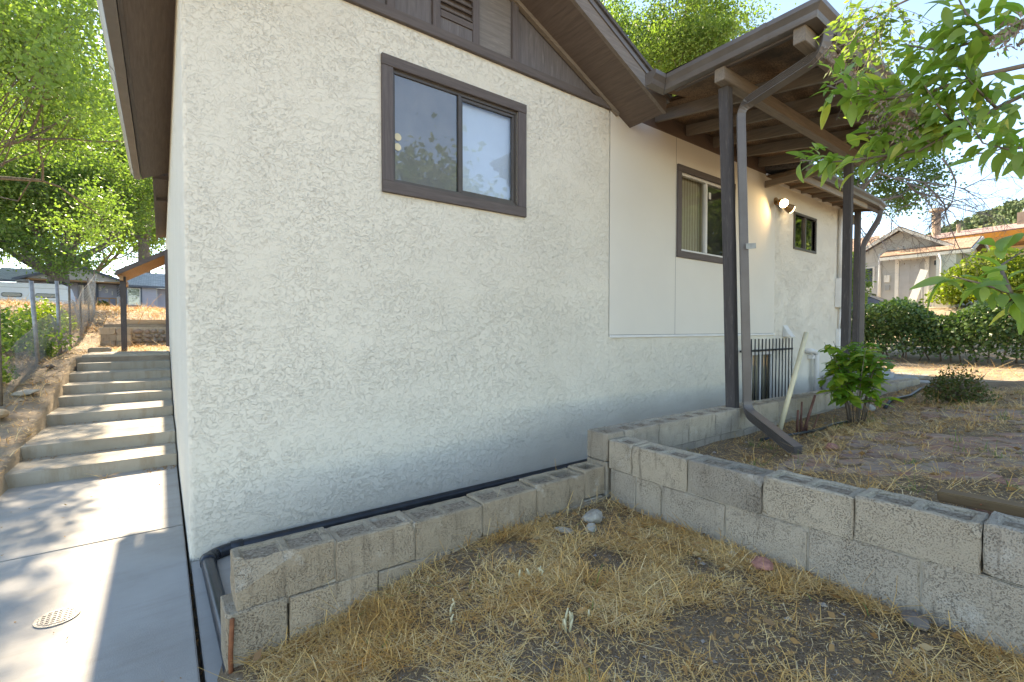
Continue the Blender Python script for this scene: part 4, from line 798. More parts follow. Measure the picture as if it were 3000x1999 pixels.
blades(g1, scatter(g1, 900, (.09, 2.33), (-3.6, -1.41), lambda x, y: (fbm(x, y, 4, 77) > .62) * 1.), .035, .003, .8, 'weed', 'green_weeds', 'sparse green sprouts in the dry grass')
yardmask = lambda x, y: np.clip((fbm(x, y, 1.8, 61) - .38) * 3.2, .05, 1) * (1 - .35 * sstep(6, 12, x)) * (1 - .55 * sstep(-2.15, -2.4, y) * sstep(2.8, 3.4, x) * (1 - sstep(6.4, 7.2, x)))
blades(g1, scatter(g1, 52000, (2.55, 9.5), (-4.4, -1.42), yardmask), .055, .0034, .25, 'straw', 'yard_straw', 'thin dry grass scattered over the raised yard')
def tufts(rng, n, xr, yr, per, L, W, mat, name, label):
    c = scatter(rng, n, xr, yr, lambda x, y: np.ones_like(x), 0, 0); P = np.repeat(c, per, 0); P[:, :2] += rng.normal(0, .03, (len(P), 2)); P[:, 2] = hgt(P[:, 0], P[:, 1])
    return blades(rng, P, L, W, .95, mat, name, label)
tufts(g1, 70, (2.6, 9), (-4, -1.5), 26, .05, .0032, 'weed', 'yard_weeds', 'small green weed tufts on the raised yard'); tufts(g1, 110, (2.6, 9.5), (-4, -1.5), 30, .06, .003, 'straw', 'yard_tufts', 'dry grass tufts on the raised yard')
blades(g1, scatter(g1, 22000, (-4.5, -1.30), (2.4, 13), lambda x, y: np.clip((fbm(x, y, 1.6, 71) - .3) * 3, .1, 1)), .09, .006, .35, 'straw', 'bank_straw', 'bleached dry grass on the bank left of the steps')
blades(g1, scatter(g1, 12000, (-4.5, -.05), (12.4, 20), lambda x, y: np.ones_like(x) * .9), .13, .010, .4, 'straw', 'slope_straw', 'bleached dry grass on the slope behind the stone wall')
blades(g1, scatter(g1, 5000, (-1.3, -.05), (8.6, 12.2), lambda x, y: np.ones_like(x)), .09, .006, .3, 'straw', 'landing_straw', 'dry straw on the earth landing above the steps')
blades(g1, scatter(g1, 9000, (10.8, 15), (-5, 3), lambda x, y: np.clip((fbm(x, y, 1.2, 73) - .3) * 3, .1, 1)), .09, .006, .3, 'straw', 'far_yard_straw', 'dry grass in the yard before the hedge')
MT['litter'] = islandmat('leaf_litter', [(.30, .15, .05), (.42, .24, .09), (.20, .11, .05), (.5, .34, .16)], .8)
lp_ = scatter(g1, 260, (.1, 2.33), (-3.6, -1.42), lambda x, y: np.ones_like(x), .012, .02); ld = g1.normal(size=(len(lp_), 3)); ld[:, 2] *= .25
tag(link('leaf_litter', npmesh('leaf_litter', leafquads(g1, lp_, .045, .5, 0, ld), 4), 'litter'), 'curled brown leaves scattered on the dry grass', 'leaves', kind='stuff')
lp_ = scatter(g1, 420, (2.6, 9), (-4.2, -1.45), lambda x, y: np.ones_like(x), .01, .02); ld = g1.normal(size=(len(lp_), 3)); ld[:, 2] *= .25
tag(link('leaf_litter', npmesh('leaf_litter', leafquads(g1, lp_, .045, .5, 0, ld), 4), 'litter'), 'brown leaves and chaff on the raised yard', 'leaves', kind='stuff')
def litter_line(n, xs_, ys_, z, name, label):
    P = np.stack([g1.uniform(*xs_, n), g1.uniform(*ys_, n), np.full(n, z + .006)], 1); d_ = g1.normal(size=(n, 3)); d_[:, 2] *= .2
    return tag(link(name, npmesh(name, leafquads(g1, P, .022, .35, 0, d_), 4), 'litter'), label, 'debris', kind='stuff')
litter_line(90, (-.35, -.06), (2.42, 2.6), 0, 'step_debris', 'dry debris in the corner below the first step'); litter_line(70, (-1.4, -.06), (3.1, 3.25), .1275, 'step_debris', 'dry bits along the foot of the second riser'); litter_line(60, (-1.35, -.06), (4.45, 4.57), .255, 'step_debris', 'dry bits along the foot of the third riser')
litter_line(60, (-1.85, -.05), (-2.3, 2.5), 0, 'path_debris', 'few dry bits scattered on the sidewalk'); litter_line(90, (-.044, -.026), (-1.9, -.1), -.06, 'joint_debris', 'debris in the open joint at the sidewalk edge')
blades(g1, np.repeat(np.array([[-.62, 2.47, .004]]), 26, 0) + g1.normal(0, .006, (26, 3)) * np.array([1, 1, 0]), .11, .004, .35, 'straw', 'grass_tuft', 'dry spiky grass tuft at the foot of the first step')
# white cut bulb stalks
MT['stalk'] = simple('pale_stalk', (.62, .54, .32), .6, .3, var=.15, sc=30)
for i, (x, y, n, lab) in enumerate(((1.20, -2.25, 9, 'cluster of pale cut bulb stalks in the dry grass, the largest one'), (1.27, -1.87, 4, 'small cluster of pale bulb stalks nearer the low wall'), (.82, -1.82, 4, 'wispy white bulb stalks at the left of the dry grass'))):
    r = random.Random(i); t = thing('bulb_stalks', lab, 'stalks', (x, y, gz_(x, y)))
    for k in range(n):
        dx = r.uniform(-.07, .07); dy = r.uniform(-.05, .05); h = r.uniform(.025, .06); z = gz_(x + dx, y + dy)
        MB().tube([(x + dx, y + dy, z - .01), (x + dx + r.uniform(-.01, .01), y + dy, z + h * .6), (x + dx + r.uniform(-.02, .02), y + dy, z + h)], [.006, .0055, .003], 6).build('stalk', 'stalk', t)

# ---------------------------------------------------------------- shrubs, hedge, trees
def leaf_mesh(name, L, Wd, mat, fold=.25, curl=.2):
    b = MB(); n = 6; vs = []
    for i in range(n + 1):
        t = i / n; wv = Wd * math.sin(math.pi * min(1, t * .92 + .04)) ** .8 * (1 - .25 * t); x = L * t; z = -curl * L * t * t
        vs += [(x, -wv / 2, z + fold * wv / 2), (x, 0, z), (x, wv / 2, z + fold * wv / 2)]
    fs = []
    for i in range(n):
        a = i * 3; fs += [(a, a + 1, a + 4, a + 3), (a + 1, a + 2, a + 5, a + 4)]
    b.add(vs, fs); me = b.mesh(name, smooth=True); me.materials.append(MT[mat]); return me
def put_leaf(me, parent, loc, d, roll, s, name='leaf'):
    q = Vector(d).to_track_quat('X', 'Z'); o = bpy.data.objects.new(name, me); C.objects.link(o); o.parent = parent; o.location = Vector(loc) - wloc(parent)
    o.rotation_mode = 'QUATERNION'; o.rotation_quaternion = q @ Matrix.Rotation(roll, 3, 'X').to_quaternion(); o.scale = (s, s, s); return o
# bright shrub at the planter wall
r = random.Random(12); sx, sy = 5.6, -1.86; sz = gz_(sx, sy)
shr = thing('leafy_shrub', 'bright green leafy shrub with thin stems against the planter wall', 'shrub', (sx, sy, sz))
lm = leaf_mesh('leaf', .13, .07, 'shrubleaf', .2, .25); nl = 0
for k in range(22):
    a = r.uniform(0, 6.28); rr = r.uniform(.02, .10); h = r.uniform(.5, .88); sp_ = r.uniform(.08, .30)
    p0 = Vector((sx + rr * math.cos(a), sy + rr * math.sin(a), sz - .01)); p1 = p0 + Vector((math.cos(a) * sp_ * .4, math.sin(a) * sp_ * .4, h * .6)); p2 = p0 + Vector((math.cos(a) * sp_, math.sin(a) * sp_, h))
    if k % 5 == 0: p2 = p0 + Vector((math.cos(a) * .3, math.sin(a) * .25, h * .55))
    MB().tube([p0, p1, p2], [.005, .004, .002], 5).build('stem', 'twig', shr)
    for j in range(13):
        t = r.uniform(.45, 1.0); p = p0 * (1 - t) ** 2 + p1 * 2 * t * (1 - t) + p2 * t * t; d = Vector((r.gauss(0, 1), r.gauss(0, 1), r.uniform(-.5, .5)))
        if nl < 286: put_leaf(lm, shr, p, d, r.uniform(-.5, .5), r.uniform(.6, 1.35)); nl += 1
rng = np.random.default_rng(64); n_ = 420; u_ = unit(rng.normal(size=(n_, 3))); P_ = np.array([sx, sy + .02, sz + .60]) + u_ * np.array([.27, .22, .24]) * rng.uniform(.45, 1, (n_, 1)); tv = np.array([tuple(v.co) for v in lm.vertices]); VV = []
for q in P_:
    M_ = (Vector((r.gauss(0, 1), r.gauss(0, 1), r.uniform(-.6, .4))).to_track_quat('X', 'Z')).to_matrix(); VV.append(tv @ np.array(M_).T * r.uniform(.45, .95) + q)
MT['shrub_more'] = islandmat('shrub_leaf_more', [(.10, .21, .03), (.15, .27, .04), (.21, .33, .05), (.26, .33, .05)], .42, .45, .4)
link('foliage', npmesh('foliage', np.array(VV), len(tv), [tuple(q.vertices) for q in lm.polygons], True), 'shrub_more', shr)['kind'] = 'stuff'
def stuffbush(name, label, cat, loc, size, n, leaf, mat, seed, stems=14, hollow=.45, stem_mat='twig', ground=True, aspect=.55):
    rng = np.random.default_rng(seed); rr = random.Random(seed); t = thing(name, label, cat, loc)
    u = unit(rng.normal(size=(n, 3))); u[:, 2] = np.abs(u[:, 2]) * .95 if ground else u[:, 2]; lump = 1 + .28 * np.sin(u[:, 0] * 5 + seed) * np.cos(u[:, 1] * 4 + u[:, 2] * 3)
    rad = (rng.random(n) ** .5 * (1 - hollow) + hollow) * lump
    P = np.array(loc) + u * rad[:, None] * np.array(size) + np.array([0, 0, size[2] * (.12 if ground else .0)])
    o = link('foliage', npmesh('foliage', leafquads(rng, P, leaf, aspect, .1), 4), mat, t); o['kind'] = 'stuff'
    b = MB()
    for k in range(stems):
        a = rr.uniform(0, 6.28); e = Vector(loc) + Vector((math.cos(a) * size[0] * rr.uniform(.3, .9), math.sin(a) * size[1] * rr.uniform(.3, .9), size[2] * rr.uniform(.4, 1.0))); s0 = Vector(loc) + Vector((rr.uniform(-.1, .1) * size[0], rr.uniform(-.1, .1) * size[1], -.02))
        b.tube([s0, s0 * .5 + e * .5 + Vector((0, 0, -.05 * size[2])), e], [.016 * size[2] + .002, .011 * size[2] + .002, .003], 5)
    b.build('stems', stem_mat, t); return t
stuffbush('low_bush', 'low bronze green bush standing alone on the raised yard', 'bush', (7.7, -2.28, gz_(7.7, -2.28)), (.36, .32, .40), 2600, .035, 'leaf_red', 3, 30, .3)
# hedge
hg = thing('hedge', 'long dark green clipped hedge at the edge of the yard', 'hedge', (15.4, -1, .6))
rng = np.random.default_rng(31); n = 52000; y = rng.uniform(-7.5, 5.5, n); zt_ = rng.random(n) ** .75; zz = .15 + zt_ * (1.24 + .16 * np.sin(y * 1.7) + .14 * np.sin(y * 4.1 + 1)); xw = rng.uniform(-1, 1, n); x = 15.4 + np.sign(xw) * np.abs(xw) ** .6 * (.62 + .12 * np.sin(y * 3.3) + .1 * np.sin(zz * 5 + y * 2))
keep = rng.random(n) < np.clip(.28 + zz * 1.1 + .8 * (fbm(y, zz, 1.4, 8) - .5), .05, 1); x, y, zz = x[keep], y[keep], zz[keep]
o = link('foliage', npmesh('foliage', leafquads(rng, np.stack([x, y, hgt(x, y) + zz], 1), .095, .6, .1), 4), 'leaf_dark', hg); o['kind'] = 'stuff'
b = MB(); rr = random.Random(4)
for k in range(60):
    y0 = -7.2 + k * .21; b.tube([(15.4 + rr.uniform(-.2, .2), y0, .55), (15.4 + rr.uniform(-.3, .3), y0 + rr.uniform(-.2, .2), 1.2), (15.4 + rr.uniform(-.5, .5), y0 + rr.uniform(-.3, .3), 1.9)], [.02, .014, .006], 5)
b.build('stems', 'twig', hg)
def limb(b, rr, p, d, L, r0, depth, tips, spread=.6, up=.15):
    d = d.normalized(); pts = [p]; rad = [r0]; q = p.copy(); n = 4
    for i in range(n):
        d = (d + Vector((rr.gauss(0, .16), rr.gauss(0, .16), rr.gauss(0, .12) + up * .15))).normalized(); q = q + d * L / n; pts.append(q.copy()); rad.append(r0 * (1 - .5 * (i + 1) / n))
    b.tube(pts, rad, 7 if r0 > .08 else 5, False)
    if depth == 0: tips.append(q); tips.append(pts[2]); tips.append(pts[3]); return
    if depth <= 2: tips.append(pts[4]); tips.append(pts[3] + Vector((rr.gauss(0, .5), rr.gauss(0, .5), -.5)))
    for k in range(rr.choice((2, 3, 3))):
        s = pts[rr.choice((2, 3, 4, 4))]; nd = (d + Vector((rr.gauss(0, spread), rr.gauss(0, spread), rr.gauss(0, spread * .6) + up))).normalized()
        limb(b, rr, s, nd, L * rr.uniform(.6, .85), rad[-1] * .85, depth - 1, tips, spread, up)
def tree(name, label, loc, trunk_h, r0, L, depth, nleaf, leaf, clump, mat, seed, lean=(0, 0, 1), group=None, spread=.6, up=.15, forks=None, droop=.3, bark='bark', aspect=.55, clip=None):
    rr = random.Random(seed); rng = np.random.default_rng(seed); t = thing(name, label, 'tree', loc, group=group); b = MB(); p = Vector(loc) - Vector((0, 0, .3)); d = Vector(lean).normalized(); top = p + d * (trunk_h + .3)
    b.tube([p, p * .5 + top * .5, top], [r0 * 1.25, r0, r0 * .85], 12, False); tips = []
    for f in forks or [(math.cos(k * 2.1 + seed), math.sin(k * 2.1 + seed), .9) for k in range(4)]:
        limb(b, rr, top - d * .1, Vector(f), L * rr.uniform(.9, 1.1), r0 * .45, depth, tips, spread, up)
    b.build('trunk', bark, t)
    if nleaf:
        T = np.array([tuple(q) for q in tips]); pw = rng.random(len(T)) ** 1.6 + .05; idx = rng.choice(len(T), nleaf, p=pw / pw.sum()); cs = clump * rng.uniform(.5, 1.2, len(T))
        P = T[idx] + rng.normal(size=(nleaf, 3)) * cs[idx][:, None] * np.array([1, 1, .7])
        if clip: P = P[clip(P)]
        o = link('crown', npmesh('crown', leafquads(rng, P, leaf, aspect, droop), 4), mat, t); o['kind'] = 'stuff'
    return t
G = 'trees around the houses'
# left of the house
tree('cottonwood_tree', 'huge old tree with a forked pale trunk behind the camper', (-5.6, 39.3, 2.5), 2.6, .62, 3.9, 3, 60000, .2, .85, 'leaf', 2, (0, 0, 1), G, forks=[(.7, -.25, .75), (-.25, .1, 1), (-.9, .3, .6), (.2, -.6, .9), (.3, .3, .7), (-.5, -.4, .3), (.5, .1, .9)], up=.05)
tree('shade_tree', 'tall leafy tree overhanging the fence at the left edge', (-6.4, 16.5, 2.0), 3.6, .2, 2.9, 3, 80000, .12, .55, 'leaf', 5, (.15, 0, 1), G, forks=[(.55, -.2, .9), (.35, .3, 1.2), (.75, 0, .5), (.25, -.3, 1.4), (-.4, .2, 1), (.7, .4, .25), (.45, .1, 1.6), (.75, -.95, .55), (.6, -.8, 1.0)], up=.22, spread=.5, clip=lambda P: (P[:, 0] < -.95) & (P[:, 2] > 3.4))
lt_ = bpy.data.objects['shade_tree']; b = MB(); rr = random.Random(15); rng = np.random.default_rng(15); cl = [(-2.0, 10.5, 8.2), (-1.6, 11.5, 9.0), (-2.5, 9.6, 7.4), (-1.4, 12.3, 9.6), (-1.35, 10.2, 6.7), (-1.8, 11.3, 7.5), (-1.15, 9.6, 6.1), (-2.2, 12.6, 8.6), (-1.9, 8.9, 6.4), (-2.8, 11.5, 8.8), (-1.5, 13.4, 10.6), (-2.3, 13.5, 10.2), (-1.7, 14.2, 9.2)]
for c in cl: b.tube([(-5.8, 16.4, 5.6), (-3.6 + rr.gauss(0, .2), 13.8, 6.4 + rr.gauss(0, .5)), c], [.022, .016, .005], 5, False)
b.build('overhanging_limb', 'bark', lt_); T_ = np.array(cl); P = T_[rng.integers(0, len(cl), 5200)] + rng.normal(size=(5200, 3)) * np.array([.42, .5, .32]); P = P[P[:, 0] < -.8]
link('overhanging_leaves', npmesh('overhanging_leaves', leafquads(rng, P, .12, .55, .3), 4), 'leaf_lime', lt_)['kind'] = 'stuff'
tree('shade_tree', 'tall bright green tree filling the sky left of the eave', (-10.5, 32, 2.3), 6, .38, 4.4, 3, 52000, .19, .9, 'leaf_lime', 8, (.1, 0, 1), G, up=.25)
tree('shade_tree', 'tall tree right behind the side eave of the house', (-1.5, 57, 2.6), 8, .55, 6.6, 3, 56000, .3, 1.4, 'leaf_lime', 9, (0, 0, 1), G, up=.2)
tree('shade_tree', 'dense tree far left behind the camper', (-13, 55, 2.6), 7, .5, 6.4, 3, 46000, .3, 1.4, 'leaf', 11, (0, 0, 1), G, up=.2)
tree('shade_tree', 'distant tree peeking over the grey house ridge', (-7, 68, 2.6), 4, .5, 7, 3, 46000, .36, 1.9, 'leaf_lime', 12, (0, 0, 1), G)
# behind the house, over the porch
tree('elm_tree', 'tall pale green elm rising above the porch gutter', (22, 12.5, 1.2), 10.5, .36, 3.5, 3, 64000, .14, .6, 'leaf_lime', 14, (.02, 0, 1), G, forks=[(-.9, -.35, .8), (.3, .3, 1), (.7, -.1, .8), (-.5, .4, 1.1), (.2, -.8, .9), (-.7, -.2, .3)], up=.2)
tree('elm_tree', 'loose elm with visible limbs above the gable and porch junction', (17.8, 11.5, .8), 8.2, .32, 3.5, 3, 50000, .13, .6, 'leaf_lime', 15, (.0, 0, 1), G, up=.2)
# right: twiggy tree
tree('twiggy_tree', 'feathery tree with bare tangled lower twigs beyond the hedge', (21.5, 5.0, 1.2), 5.4, .18, 1.9, 3, 20000, .13, .38, 'leaf_grey', 17, (.12, -.25, 1), G, forks=[(.35, -.9, .6), (.5, -.6, .9), (-.2, -.8, .7), (.6, .3, .8), (-.4, .4, 1)], bark='twig_grey')
b = MB(); rr = random.Random(6); bt = bpy.data.objects['twiggy_tree']
def bare_twigs(b, rr, p, d, L, r0, depth):
    pts = [p]; q = p.copy(); d = d.normalized()
    for i in range(4): d = (d + Vector((rr.gauss(0, .22), rr.gauss(0, .22), rr.gauss(0, .16) - .05))).normalized(); q = q + d * L / 4; pts.append(q.copy())
    b.tube(pts, [r0, r0 * .85, r0 * .7, r0 * .55, r0 * .4], 4, False)
    if depth:
        for k in range(4): bare_twigs(b, rr, pts[rr.choice((1, 2, 3, 4))], d + Vector((rr.gauss(0, .7), rr.gauss(0, .7), rr.gauss(0, .5) - .1)), L * .62, r0 * .5, depth - 1)
for k in range(8): bare_twigs(b, rr, Vector((21.6 + rr.uniform(-.5, .8), 3.2 - k * .45, 6.6 + rr.uniform(-.4, .9))), Vector((rr.gauss(.2, .5), rr.gauss(-.5, .5), -.55)), 2.0, .04, 4)
b.build('bare_twigs', 'twig_grey', bt)
# trees behind the photographer (mirrored in the panes)
tree('yard_tree', 'round green yard tree mirrored in the left window', (9.2, -15, .3), 3.4, .3, 2.5, 2, 12000, .3, .8, 'leaf', 19, (0, 0, 1), G)
tree('yard_tree', 'broad green yard tree mirrored in the porch window', (23, -11.5, .6), 2.0, .3, 3.6, 3, 22000, .32, .9, 'leaf_lime', 20, (0, 0, 1), G)
tree('yard_tree', 'green yard tree mirrored in the small far window', (38, -15, 1.2), 2.2, .3, 4.6, 3, 22000, .4, 1.2, 'leaf_lime', 22, (0, 0, 1), G)
# shrubs
stuffbush('weed_patch', 'green vine covered bush pressed against the wire fence', 'bush', (-2.5, 8.2, gz_(-2.5, 8.2)), (.9, 1.8, .7), 4200, .07, 'leaf', 41, 8, .2)
stuffbush('weed_patch', 'tall weeds at the lower end of the wire fence', 'bush', (-2.15, 5.6, gz_(-2.15, 5.6)), (.4, .7, .55), 1500, .06, 'leaf', 42, 8, .2)
stuffbush('weed_patch', 'yellowing weeds behind the far fence posts', 'bush', (-2.4, 12.0, gz_(-2.4, 12)), (.6, 1.6, .7), 2600, .08, 'leaf_yellow', 43, 8, .2)
stuffbush('weed_patch', 'small ivy sprout at the foot of a fence post', 'bush', (-1.8, 7.7, gz_(-1.8, 7.7)), (.18, .3, .3), 420, .06, 'leaf', 44, 4, .2)
stuffbush('yellow_shrub', 'sunlit yellow green shrub in front of the brick house', 'shrub', (27.8, -.3, 2.4), (1.3, 2.3, 2.1), 9000, .16, 'leaf_yellow', 45, 20, .5)
stuffbush('climbing_shrub', 'pale green bush hanging beside the far downspout', 'shrub', (19.2, 2.5, 3.0), (.6, .55, 1.2), 3600, .12, 'leaf_lime', 46, 8, .3, ground=False)
stuffbush('dry_vine', 'bare dry vine tangle hanging on the small grey house gable', 'vine', (28.4, 3.0, 5.0), (.25, .7, .55), 60, .1, 'seed', 47, 34, .3, 'twig_grey', False)
# ---------------------------------------------------------------- foreground pear tree (trunk stands right of the frame)
pt = thing('pear_tree', 'leafy pear tree branch reaching in from the upper right corner', 'tree', (3.5, -4.7, .6))
MB().tube([(3.5, -4.7, .3), (3.45, -4.65, 1.4), (3.3, -4.4, 2.2)], [.09, .075, .06], 10).build('trunk', 'bark', pt)
BR = [[(3.3, -4.4, 2.1), (2.95, -3.7, 2.45), (2.736, -3.354, 2.461), (2.579, -3.239, 2.368), (2.454, -3.148, 2.287), (2.393, -3.043, 2.216), (2.36, -2.893, 2.222), (2.331, -2.746, 2.238), (2.267, -2.634, 2.264)],
      [(2.49, -3.174, 2.322), (2.422, -3.061, 2.313), (2.392, -2.976, 2.311), (2.398, -2.856, 2.304)],
      [(3.3, -4.4, 2.2), (2.8, -3.8, 2.6), (2.436, -3.375, 2.592), (2.347, -3.247, 2.561), (2.338, -3.115, 2.57), (2.4, -2.97, 2.688)],
      [(2.95, -3.7, 2.45), (2.586, -3.365, 2.501), (2.395, -3.224, 2.448), (2.358, -3.072, 2.433), (2.349, -2.94, 2.454), (2.352, -2.815, 2.527), (2.369, -2.699, 2.617)],
      [(2.347, -3.247, 2.555), (2.277, -3.192, 2.651), (2.306, -3.147, 2.789)], [(2.454, -3.148, 2.287), (2.313, -3.103, 2.367), (2.261, -3.06, 2.475)],
      [(3.3, -4.4, 1.9), (2.2, -3.7, 1.55), (1.754, -3.461, 1.529), (1.594, -3.403, 1.562), (1.462, -3.365, 1.583), (1.408, -3.325, 1.6)],
      [(1.594, -3.403, 1.562), (1.646, -3.377, 1.638), (1.764, -3.401, 1.683)], [(2.9, -3.8, 2.2), (2.277, -3.397, 2.106), (2.256, -3.319, 2.102), (2.25, -3.25, 2.146), (2.241, -3.176, 2.319)],
      [(2.579, -3.239, 2.368), (2.374, -3.21, 2.395), (2.312, -3.161, 2.487)]]
r = random.Random(77); plm = [leaf_mesh('leaf', .078, .04, 'pear', .3, .45), leaf_mesh('leaf', .066, .039, 'pear', .2, .25), leaf_mesh('leaf', .086, .037, 'pear', .38, .65)]
nleaf = 0; extra = []
wts = [110, 46, 62, 100, 34, 36, 22, 12, 40, 36]
for bi, (pts, wt) in enumerate(zip(BR, wts)):
    P = [Vector(p) for p in pts]; n = len(P); r0 = .011 if bi in (0, 2, 3) else .006
    MB().tube(P, [r0 * (1 - .75 * i / (n - 1)) for i in range(n)], 6).build('branch', 'twig', pt)
    start = 2 if bi in (0, 2, 3, 6) else (1 if bi == 8 else 0)
    for k in range(wt):
        i = r.randint(start, n - 2); t = r.random(); p = P[i] * (1 - t) + P[i + 1] * t; ax = (P[i + 1] - P[i]).normalized()
        off = Vector((r.gauss(0, 1), r.gauss(0, 1), r.gauss(.25, .8))); off = (off - ax * off.dot(ax)).normalized()
        q = p + off * abs(r.gauss(.0, .045)) * (0.4 if bi in (6, 7) else 1); d = (ax * r.uniform(.2, 1.0) + off * .8 + Vector((0, 0, r.uniform(-.7, .5)))).normalized()
        s = r.uniform(.6, 1.25) * (.92 if bi in (6, 7) else 1)
        if nleaf < 300 and (k < wt * .68): put_leaf(r.choice(plm), pt, q, d, r.uniform(-.8, .8), s); nleaf += 1
        else: extra.append((q, d))
        if k % 3 == 0: extra.append((q + Vector((r.gauss(0, .03), r.gauss(0, .03), r.gauss(0, .03))), Vector((r.gauss(0, 1), r.gauss(0, 1), r.gauss(-.3, .6)))))
rng = np.random.default_rng(8)
tv = np.array([tuple(v.co) for v in plm[0].vertices]); tf = [tuple(q.vertices) for q in plm[0].polygons]; VV = []
for q, d in extra:
    M_ = (Vector(d).to_track_quat('X', 'Z') @ Matrix.Rotation(r.uniform(-1, 1), 3, 'X').to_quaternion()).to_matrix(); k = r.uniform(.55, 1.15)
    VV.append(tv @ np.array(M_).T * k + np.array(q))
o = link('more_leaves', npmesh('more_leaves', np.array(VV), len(tv), tf, True), 'leaf_pear_more', pt); o['kind'] = 'stuff'
# drooping compound leaves in front of the porch gutter, with dry seed clusters
dt = thing('drooping_branch', 'drooping feathery branch hanging in front of the porch gutter', 'branch', (3.42, -2.6, 3.2)); bm_ = MB(); L = []; D = []
bm_.tube([(4.2, -3.9, 3.6), (3.75, -3.0, 3.62), (3.48, -2.63, 3.45), (3.3, -2.5, 3.3)], [.014, .01, .006, .003], 6)
for k in range(46):
    a = Vector((3.42 + r.gauss(0, .10), -2.60 + r.gauss(0, .07), 3.42 + r.gauss(0, .07))); dr = Vector((r.gauss(-.12, .18), r.gauss(.0, .15), -.34 + r.gauss(0, .07)))
    bm_.tube([a, a + dr * .5 + Vector((r.gauss(0, .02), 0, .02)), a + dr], .0015, 3, False)
    for j in range(12):
        t = (j + .5) / 12; p = a + dr * t; s = Vector((r.gauss(0, 1), r.gauss(0, 1), -.5)).normalized(); L.append(tuple(p)); D.append(tuple(s))
bm_.build('stems', 'twig', dt); o = link('leaflets', npmesh('leaflets', leafquads(rng, np.array(L), .05, .38, 0, np.array(D)), 4), 'leaf_lime', dt); o['kind'] = 'stuff'
for i, (p, n) in enumerate((((2.86, -2.555, 3.015), 130), ((2.815, -2.653, 2.80), 130), ((2.348, -2.941, 2.396), 110), ((2.319, -2.919, 2.36), 90), ((2.388, -3.035, 2.33), 100), ((2.19, -3.319, 2.49), 120), ((2.30, -3.0, 2.30), 60))):
    P = np.array(p) + rng.normal(size=(n, 3)) * np.array([.022, .022, .038]); link('seed_cluster', npmesh('seed_cluster', leafquads(rng, P, .02, .35, 1.2), 4), 'seed', dt if i < 2 else pt)['kind'] = 'stuff'
MB().tube([(2.86, -2.555, 3.03), (3.0, -2.6, 3.1), (3.3, -2.6, 3.35)], .003, 4).build('stem', 'twig', dt); MB().tube([(2.815, -2.653, 2.82), (3.0, -2.66, 2.9), (3.35, -2.62, 3.3)], .003, 4).build('stem', 'twig', dt); MB().tube([(2.62, -2.62, 2.72), (2.815, -2.653, 2.82)], [.003, .004], 4).build('stem', 'twig', dt)

# ---------------------------------------------------------------- wire fence, stone wall, block stack
fn = thing('wire_fence', 'sagging chain link fence on rusty posts left of the steps', 'fence', (-1.75, 7, .9)); r = random.Random(2)
fp = [(-1.78, 4.9, .62, 1.15), (-1.76, 6.86, .90, 1.33), (-1.75, 8.8, .95, 1.44), (-1.75, 10.3, 1.06, 1.35), (-1.75, 11.95, 1.2, 1.35), (-1.75, 13.6, 1.45, 1.42), (-1.76, 15.2, 1.85, 1.4)]
for i, (x, y, z, h) in enumerate(fp):
    MB().tube([(x + (.03 if i in (1, 2) else 0), y, z - .2), (x - (.03 if i in (1,) else 0), y, z + h)], .028 if i in (1, 2) else .02, 8).build('post', 'galv' if i in (1, 2) else 'fence_rust', fn)
def fz(y, t):                                   # height of the mesh edge
    z = np.interp(y, [p[1] for p in fp], [p[2] for p in fp]); top = np.interp(y, [4.9, 6.2, 6.86, 7.8, 8.8, 9.2, 10.3, 11.2, 11.95, 13.6, 15.2], [.55, .62, .72, .82, .72, 1.0, 1.05, .95, 1.2, 1.3, 1.3]); return z + top * t
b = MB(); y = 4.9; cell = .062
def wire(p, q):
    b.bar(p, q, .0022, .0022)
N_ = int((15.2 - 4.9) / cell)
for i in range(N_):
    y0 = 4.9 + i * cell
    for sgn in (1, -1):
        prev = None
        for j in range(5):
            yy = y0 + sgn * cell * 4.0 * j / 2
            if not 4.9 <= yy <= 15.2: prev = None; continue
            p = (-1.72 + .03 * math.sin(yy * 2.3 + j), yy, float(fz(yy, j / 4)))
            if prev: wire(prev, p)
            prev = p
o = b.build('wire_mesh', 'galv', fn); o['kind'] = 'stuff'
b = MB(); b.tube([(-1.72, yy, float(fz(yy, 1))) for yy in np.linspace(4.9, 15.2, 60)], .0022, 5); b.build('tension_wire', 'fence_rust', fn)
swl = thing('stone_wall', 'rubble stone wall topped with a timber above the steps', 'stone wall', (-.6, 12.2, 1.0))
MB().box((-1.35, 12.24, .95), (0, 12.5, 1.52)).build('mortar_bed', 'mortar', swl)
r = random.Random(9)
for row in range(4):
    x = -1.36 + r.uniform(0, .06)
    while x < -.05:
        wd = r.uniform(.13, .25); bm = bmesh.new(); bmesh.ops.create_icosphere(bm, subdivisions=1, radius=1)
        for v in bm.verts: v.co = Vector((v.co.x * wd * .52, v.co.y * .08, v.co.z * .068)) * r.uniform(.86, 1.1)
        me = bpy.data.meshes.new('stone'); bm.to_mesh(me); bm.free(); me.materials.append(MT['stone']); o = bpy.data.objects.new('stone', me); C.objects.link(o); o.parent = swl; o.location = Vector((x + wd / 2, 12.23, 1.04 + row * .125 + r.uniform(-.015, .015))) - wloc(swl); x += wd * 1.0
MB().box((-.98, 12.45, 1.56), (.0, 12.6, 1.72)).build('timber', 'timber', swl, bevel=.01)
sk = thing('block_stack', 'square stack of pale concrete blocks beside the stone wall', 'blocks', (-1.0, 11.6, 1.0)); r = random.Random(4)
